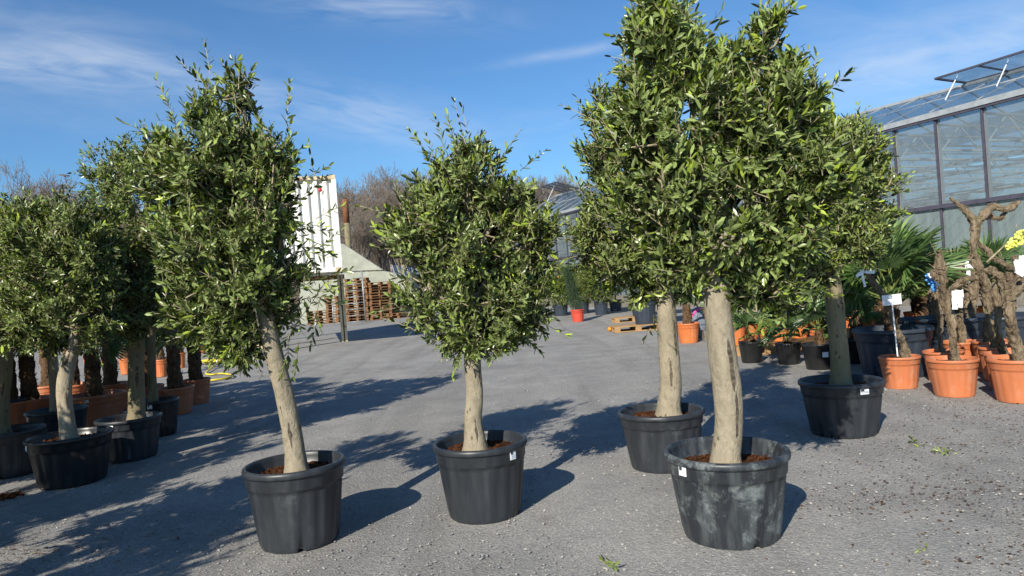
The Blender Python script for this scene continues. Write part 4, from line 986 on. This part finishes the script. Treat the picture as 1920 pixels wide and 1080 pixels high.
# ------------------------------------------------------------ citrus by the greenhouse
def bush(label, base, Rr, H, cz, rad, n, seed, potmat='blue black plastic', style='small', fruits=0, mat='citrus leaf', name='potted_citrus_tree', cat='citrus tree', z=0, blobs=None, leaf=.075, Y=None, group=None):
    Bp = atz(*base, z) if Y is None else at(base[0], base[1], Y)
    if Y is not None: Bp[2] = z
    g = np.random.default_rng(seed); T = thing(name, label, cat, Bp, 0, group)
    pot(T, Rr, H, potmat, style, None, seed, .80); soil(T, Rr*.88, H*.86, 'dark soil', seed, 6, .01)
    b = MB(); b.tube(smooth_path([(0, 0, H*.7), (.02, 0, H+.2), (0, .02, cz)], 12), np.linspace(.035, .02, 12), 'mossy bark', 8, .1, seed); 
    for k in range(7): d = unit(g.normal(size=3)+np.array([0, 0, .3])); b.tube([(0, .01, cz-.25), np.array([0, 0, cz])+d*rad[0]*.8], [.015, .005], 'mossy bark', 5)
    b.build('trunk', T)
    d = unit(g.normal(size=(n, 3))); O = np.array([0, 0, cz])+d*np.array(rad)*(.45+.5*g.random(n)[:, None]**.6)*(1+.15*np.sin(d[:, :1]*5+seed)+.12*np.cos(d[:, 2:3]*7))
    foliage('crown', T, O, d+np.array([0, 0, .3]), np.full(n, .14), g, leaf, leaf*.45, 4, mats=(mat, 'twig'), tpl=LEAF4, lvbase=.4, lvsd=.35)
    for k in range(fruits):
        dd = unit(g.normal(size=3)+np.array([-.3, -1.2, -.2])); fb = MB(); fb.lathe([(.036*math.sin(math.pi*i/8), -.034*math.cos(math.pi*i/8)) for i in range(9)], 'orange peel', 12)
        fb.build('orange_fruit', T, np.array([0, 0, cz])+dd*np.array(rad)*.98)
    return T
bush('round citrus bush behind the upright rosemary in the red pot', (1092, 588), .30, .48, 1.25, (.8, .7, .72), 2600, 301, fruits=5)
bush('round yellow green citrus bush left of the greenhouse door pots', (1128, 590), .27, .52, 1.3, (.75, .6, .7), 2200, 302, fruits=3)
bush('low citrus bush farthest left beside the greenhouse', (1052, 592), .30, .45, 1.2, (.7, .6, .7), 1900, 303, fruits=2)
bush('citrus bush with small dark pot close to the greenhouse wall', (1155, 583), .26, .45, 1.35, (.7, .5, .62), 1900, 304, fruits=3)
bush('faraway citrus bush seen behind the middle olive tree', (1000, 596), .30, .45, 1.3, (.7, .7, .65), 1700, 305)
# upright rosemary in the red pot
T = thing('potted_rosemary', 'tall thin dark green rosemary column in a small red pot', 'shrub', atz(1084, 603))
pot(T, .235, .40, 'red plastic', 'small', None, 5, .74); soil(T, .2, .35, 'dark soil', 5, 4, .01)
g = np.random.default_rng(8); n = 1000; zz = .35+1.35*g.random(n); wd = .15*(1-((zz-.35)/1.5))+.05; a = g.uniform(0, 6.28, n)
O = np.stack([np.cos(a)*wd*g.random(n)**.5-.17*(zz-.35), np.sin(a)*wd*.8, zz], 1); foliage('crown', T, O, np.stack([np.cos(a)*.4-.15, np.sin(a)*.4, np.ones(n)], 1), np.full(n, .2), g, .045, .008, 7, mats=('conifer needle', 'conifer needle'), tpl=LEAF4)
b = MB(); b.tube([(0, 0, .3), (-.06, 0, .8), (-.2, 0, 1.5)], [.02, .015, .006], 'mossy bark', 6); b.build('trunk', T)
# big orange trees on pallets
pl = at(1192, 619, 17.9); place_pallet((pl[0], pl[1], 0), .03, 'weathered pallet carrying the nearer dark blue pot, orange lying at its corner', None, True)
pl2 = at(1180, 597, 21.5); place_pallet((pl2[0]+.1, pl2[1], 0), .0, 'weathered pallet just behind, under the farther dark blue pot', None, True)
bush('orange tree in the nearer dark blue pot, on the pallet', (1210, 605), .30, .62, 2.0, (.8, .6, .6), 2200, 310, Y=17.9, z=.146, fruits=4)
bush('orange tree in the farther dark blue pot, on the rear pallet', (1204, 592), .34, .70, 2.1, (.9, .7, .6), 2200, 311, Y=21.5, z=.146, fruits=7)
b = MB(); b.lathe([(.058*math.sin(math.pi*i/10), .056-.056*math.cos(math.pi*i/10)) for i in range(11)], 'orange peel', 16); tag(b.build('orange', loc=atz(1144, 621)), 'ripe orange lying on the gravel at the pallet corner', 'orange')
# bundle, slim red pot, block
c = at(1311, 605, 14.8); b = MB()
b.lathe([(.0, 0), (.19, .01), (.25, .12), (.26, .3), (.22, .48), (.14, .58), (.0, .62)], 'grey cloth', 24, fn=lambda i, r, z, k, a: (r*(1+.06*math.sin(3*a+i)), z*(1+.04*math.sin(2*a))))
o = b.build('grey_bundle', loc=(c[0], c[1], 0)); tag(o, 'rounded grey bundle with a pink edge behind the bright orange pot', 'bundle')
b = MB(); b.tube(smooth_path([(-.20, -.12, .40), (-.12, -.16, .53), (.0, -.12, .60), (.10, -.05, .60)], 14), np.linspace(.03, .035, 14), 'pink cloth', 8, .2, 3); b.build('pink_edge', o)
c = at(1331, 600, 14.0); T = thing('slim_pot', 'slim dark red pot half hidden by the tall olive trunk', 'pot', (c[0], c[1], .2)); pot(T, .12, .42, 'red plastic', 'small', None, 9, .7)
b = MB(); b.box((0, 0, .1), (.34, .3, .2), 'concrete block'); b.box((0, -.005, .1), (.30, .302, .14), 'concrete block'); tag(b.build('stone_block', loc=(c[0], c[1], 0)), 'rough grey stone block beneath the slim red pot', 'block')

# ------------------------------------------------------------ old vines
def strips(b, P, rad, g, n, mat='vine bark'):
    for _ in range(n):
        i = g.integers(2, len(P)-10); a = g.uniform(0, 6.28); L = g.integers(4, 9); pts = []
        for j in range(L):
            t = unit(P[i+1]-P[i]); q = np.cross(t, [0, 1, 0]); q = unit(q); w = np.cross(t, q); aa = a+.12*j
            pts.append(P[i+j]+(q*math.cos(aa)+w*math.sin(aa))*(rad[i+j]*(1.03+.10*g.random())))
        b.tube(pts, [.004]+[.009]*(L-2)+[.002], mat, 4, .3, smooth=False)
def vine(label, base, Rr, H, limbs, seed, potmat='terracotta plastic', Y=None, group='old vines in terracotta pots', sprigs=8, potstyle='small', mat='vine bark'):
    Bp = atz(*base) if Y is None else at(base[0], base[1], Y)
    if Y is not None: Bp[2] = 0
    Y = Bp[1]; g = np.random.default_rng(seed); T = thing('potted_vine', label, 'vine', Bp, 0, group)
    pot(T, Rr, H, potmat, 'big' if Rr > .3 else potstyle, None, seed, .76); soil(T, Rr*.88, H*.88, 'dark soil', seed, 12, .01)
    b = MB()
    for li, lm in enumerate(limbs):
        pp = [at(x, y, Y+g.normal(0, .03))-Bp for x, y, r in lm]; rr = [r for _, _, r in lm]
        if li == 0: pp = [pp[0]-np.array([0, 0, .1])]+pp; rr = [rr[0]]+rr
        n = max(30, 20*len(pp)); P = smooth_path(pp, n); q = np.interp(np.linspace(0, 1, n), np.linspace(0, 1, len(rr)), rr)
        q = q*(.76+.13*np.sin(np.linspace(0, 1, n)*14+seed)); P = P+.011*np.sin(np.linspace(0, 1, n)*15+seed)[:, None]*1.4*np.array([1, .5, 0])
        
        b.tube(P, q, mat, 26, .30, seed+li, smooth=False, lump=17); strips(b, P, q, g, 46)
        for _ in range(2):
            i = g.integers(3, n-2); d = unit(g.normal(size=3)+np.array([0, -.4, .2])); b.tube([P[i], P[i]+d*q[i]*1.1, P[i]+d*q[i]*1.35], [q[i]*.45, q[i]*.32, q[i]*.15], mat, 8, .4, seed+_, smooth=False)
    b.build('trunk', T)
    for _ in range(sprigs):
        b = MB(); lm = limbs[g.integers(len(limbs))]; x, y, r = lm[g.integers(len(lm)//2, len(lm))]; p = at(x, y, Y)-Bp; d = unit(g.normal(size=3)+np.array([0, 0, .9]))
        b.tube(smooth_path([p, p+d*.06+g.normal(0, .01, 3), p+d*g.uniform(.1, .22)], 6), np.linspace(.006, .003, 6), 'vine bark', 5); b.build('side_shoot', T)
    return T
v1 = vine('leaning vine stump with a white ribbon in a terracotta pot', (1690, 726), .202, .335, [[(1697, 668, .05), (1688, 630, .045), (1668, 585, .038), (1652, 550, .036), (1630, 518, .03), (1622, 508, .02)]], 401, sprigs=2)
v2 = vine('old vine with shaggy trunk in the front middle terracotta pot', (1790, 740), .228, .36, [[(1791, 672, .05), (1789, 640, .048), (1782, 600, .05), (1772, 560, .05), (1768, 520, .045), (1758, 480, .04)], [(1775, 560, .045), (1800, 530, .04), (1830, 520, .035)], [(1770, 530, .04), (1745, 510, .03)]], 402)
v3 = vine('thin old vine in a terracotta pot just behind the front middle one', (1772, 712), .20, .33, [[(1766, 655, .04), (1762, 610, .035), (1755, 560, .04), (1756, 510, .045), (1762, 470, .03)]], 403, Y=7.7)
v4 = vine('old vine in the terracotta pot farthest back of the middle three', (1805, 700), .20, .33, [[(1806, 640, .045), (1800, 600, .04), (1812, 560, .04), (1800, 530, .04)]], 404, Y=8.4, sprigs=3)
v5 = vine('thick old vine in the front terracotta pot at the right edge', (1912, 750), .235, .39, [[(1912, 684, .055), (1902, 640, .055), (1895, 590, .065), (1890, 550, .06), (1895, 510, .05)], [(1893, 560, .055), (1920, 530, .045), (1950, 500, .04)], [(1890, 545, .05), (1870, 515, .04), (1850, 505, .035)]], 405)
v6 = vine('old vine in the second terracotta pot of the right row', (1895, 730), .21, .36, [[(1882, 668, .045), (1872, 620, .045), (1870, 570, .04), (1865, 530, .04)]], 406, Y=7.0, sprigs=3)
v7 = vine('old vine in the third terracotta pot of the right row', (1880, 716), .21, .36, [[(1865, 655, .045), (1858, 610, .05), (1850, 560, .05), (1840, 510, .045), (1820, 490, .04)]], 407, Y=7.5, sprigs=3)
v8 = vine('old vine in the rearmost terracotta pot of the right row', (1866, 702), .21, .36, [[(1852, 632, .06), (1855, 590, .055), (1852, 550, .055), (1838, 500, .05), (1825, 480, .04)]], 408, Y=8.0, sprigs=3)
# big black pots with big old vines
w2 = vine('black pot of the forked dead vine that stands tallest against the greenhouse', (1800, 690), .46, .58,
          [[(1818, 600, .075), (1822, 560, .07), (1824, 510, .06), (1826, 470, .06), (1828, 430, .075), (1818, 405, .05), (1800, 385, .035), (1782, 370, .03)],
           [(1828, 430, .065), (1845, 402, .06), (1862, 388, .055), (1885, 392, .05), (1900, 386, .045), (1912, 378, .03)],
           [(1836, 412, .04), (1855, 405, .035), (1872, 410, .03), (1888, 398, .03)],
           [(1822, 448, .04), (1850, 470, .04), (1880, 495, .035), (1905, 508, .03)], [(1824, 480, .05), (1800, 500, .04), (1780, 505, .03)]], 412, 'blue black plastic', group=None, Y=8.9, sprigs=12)
w3 = vine('black pot with twiggy old vine behind the blue grapes', (1745, 690), .40, .54, [[(1752, 606, .06), (1748, 560, .055), (1752, 520, .06), (1758, 480, .05), (1760, 468, .03)], [(1755, 515, .045), (1785, 500, .04), (1805, 520, .035)]], 413, 'blue black plastic', group=None, Y=9.4, sprigs=12)
w4 = vine('black pot with old vine at the right edge, behind the yellow grapes', (1880, 690), .44, .56, [[(1890, 600, .06), (1895, 560, .06), (1910, 520, .05), (1900, 480, .04)]], 414, 'blue black plastic', group=None, Y=8.9, sprigs=8)

# ribbons and tags: crumpled white paper pieces
def tagpaper(parent, pts, Y, name='white_tag'):
    """folded strip through picture points, a few mm thick"""
    lo = np.array(parent.location); b = MB(); g = np.random.default_rng(int(pts[0][0]))
    for (x0, y0, x1, y1, w) in pts:
        a = at(x0, y0, Y)-lo; c = at(x1, y1, Y)-lo; n = 6; d = unit(c-a); s = np.cross(d, [0, 1, 0]); s = unit(s)*w/2; V = []
        for i in range(n):
            p = a+(c-a)*i/(n-1)+np.array([0, g.normal(0, .006), 0]); ww = 1-.15*math.sin(i*2.1); V += [p-s*ww, p+s*ww, p-s*ww+np.array([0, .003, 0]), p+s*ww+np.array([0, .003, 0])]
        Fc = []
        for i in range(n-1): k = 4*i; Fc += [(k, k+1, k+5, k+4), (k+2, k+6, k+7, k+3), (k, k+4, k+6, k+2), (k+1, k+3, k+7, k+5)]
        Fc += [(0, 2, 3, 1), (4*n-4, 4*n-3, 4*n-1, 4*n-2)]
        b.add(V, Fc, 'tag white', False)
    return b.build(name, parent)
tagpaper(v1, [(1606, 518, 1620, 508, .035), (1618, 509, 1639, 510, .035), (1616, 510, 1622, 538, .025)], 7.35, 'ribbon')
tagpaper(v2, [(1786, 552, 1806, 550, .07), (1790, 550, 1790, 580, .05), (1801, 552, 1800, 577, .05)], 6.75)
tagpaper(w2, [(1812, 497, 1838, 493, .09), (1810, 500, 1818, 498, .06), (1815, 505, 1815, 531, .05)], 8.6)
tagpaper(v5, [(1902, 502, 1918, 498, .12), (1912, 488, 1925, 490, .09), (1910, 515, 1916, 505, .09)], 6.3)
def grapes(name, label, cx, cy, w, h, Y, mat, n, seed, ang=0):
    g = np.random.default_rng(seed); c = at(cx, cy, Y); k = Y/F; b = MB()
    for i in range(n):
        u = g.random(); a = g.uniform(0, 6.28); r = (w/2*k)*(1-.75*u)*g.random()**.4; x = math.cos(a)*r; z = (.5-u)*h*k; yy = math.sin(a)*r*.6
        X = x*math.cos(ang)-z*math.sin(ang); Z = x*math.sin(ang)+z*math.cos(ang)
        b.lathe([(.0125*math.sin(math.pi*j/6), -.0125*math.cos(math.pi*j/6)) for j in range(7)], mat, 10, (X, yy, Z))
    b.tube([(0, 0, h*k*.45), (.01, 0, h*k*.7)], [.004, .003], 'twig', 5)
    return tag(b.build(name, loc=c), label, 'grapes')
grapes('grape_bunch', 'bunch of blue plastic grapes hanging on an old vine', 1748, 530, 24, 34, 7.3, 'blue grape', 60, 1, .2)
grapes('grape_bunch', 'bunch of pale yellow plastic grapes at the right edge', 1906, 452, 34, 46, 6.4, 'yellow grape', 95, 2, -1.1)
tagpaper(v3, [(1742, 518, 1752, 512, .05), (1756, 525, 1766, 540, .04)], 7.2)
b = MB(); a = at(1850, 492, 6.4); c = at(1886, 458, 6.4); b.tube([a, (a+c)/2, c], [.01, .009, .006], 'twig', 6, 0); b.v[0] -= c; tag(b.build('cane', loc=c), 'thin pale cane holding up the yellow grapes', 'cane')
# sign on a stake
p0 = atz(1683, 672, .30); Ys = 7.42; p0 = at(1683, 668, Ys); p1 = at(1673, 572, Ys); T = thing('plant_sign', 'blank looking white sign on a thin white stake in the leaning vine pot', 'sign', p0)
b = MB(); b.beam(p0-p0, p1-p0, .012, .006, 'tag white', up=(0, 1, 0)); b.build('stake', T)
b = MB(); d = unit(p1-p0); s_ = np.cross(d, [0, 1, 0]); cc = (at(1672, 562, Ys)-p0); rot = np.array([unit(s_), [0, 1, 0], d]).T
b.box(cc, (.198, .005, .108), 'tag white', rot); pn = b.build('board', T)
b = MB(); 
for j, (w, dx) in enumerate(((.05, -.02), (.07, .01), (.03, .03))): b.box(cc+np.array([dx, -.0045, .018-.02*j]), (w, .003, .004), 'print grey', rot)
b.build('faint_print', pn)
# fallen sprigs and leaves
for i, (x, y, w, nl) in enumerate([(1157, 1062, 'fresh green sprig lying on the gravel near the bottom edge', 3), (1712, 836, 'small fallen olive sprig, nearer the right front pots', 2), (1768, 850, 'small fallen olive sprig, farther right on the gravel', 3), (1735, 1027, 'tiny fallen leaf pair in the front right corner', 1)]):
    g = np.random.default_rng(i+500); c = atz(x, y); n = nl
    T = thing('fallen_sprig', w, 'sprig', c); foliage('leaves', T, np.tile([[0, 0, .02]], (n, 1))+g.normal(0, .008, (n, 3)), g.normal(size=(n, 3))*np.array([1, 1, .12]), np.full(n, .07), g, .05, .014, 3, lvbase=.6)
b = MB(); g = np.random.default_rng(4)
c = atz(8, 932)
for _ in range(150):
    a = g.uniform(0, 6.28); r = .10*math.sqrt(g.random()); s = g.uniform(.006, .02); q, _z = np.linalg.qr(g.normal(size=(3, 3))); b.box((r*1.4*math.cos(a), r*math.sin(a), .014*(1-r/.17)), (s*1.5, s, s*.7), 'soil', q)
tag(b.build('spilled_soil', loc=c), kind='stuff')
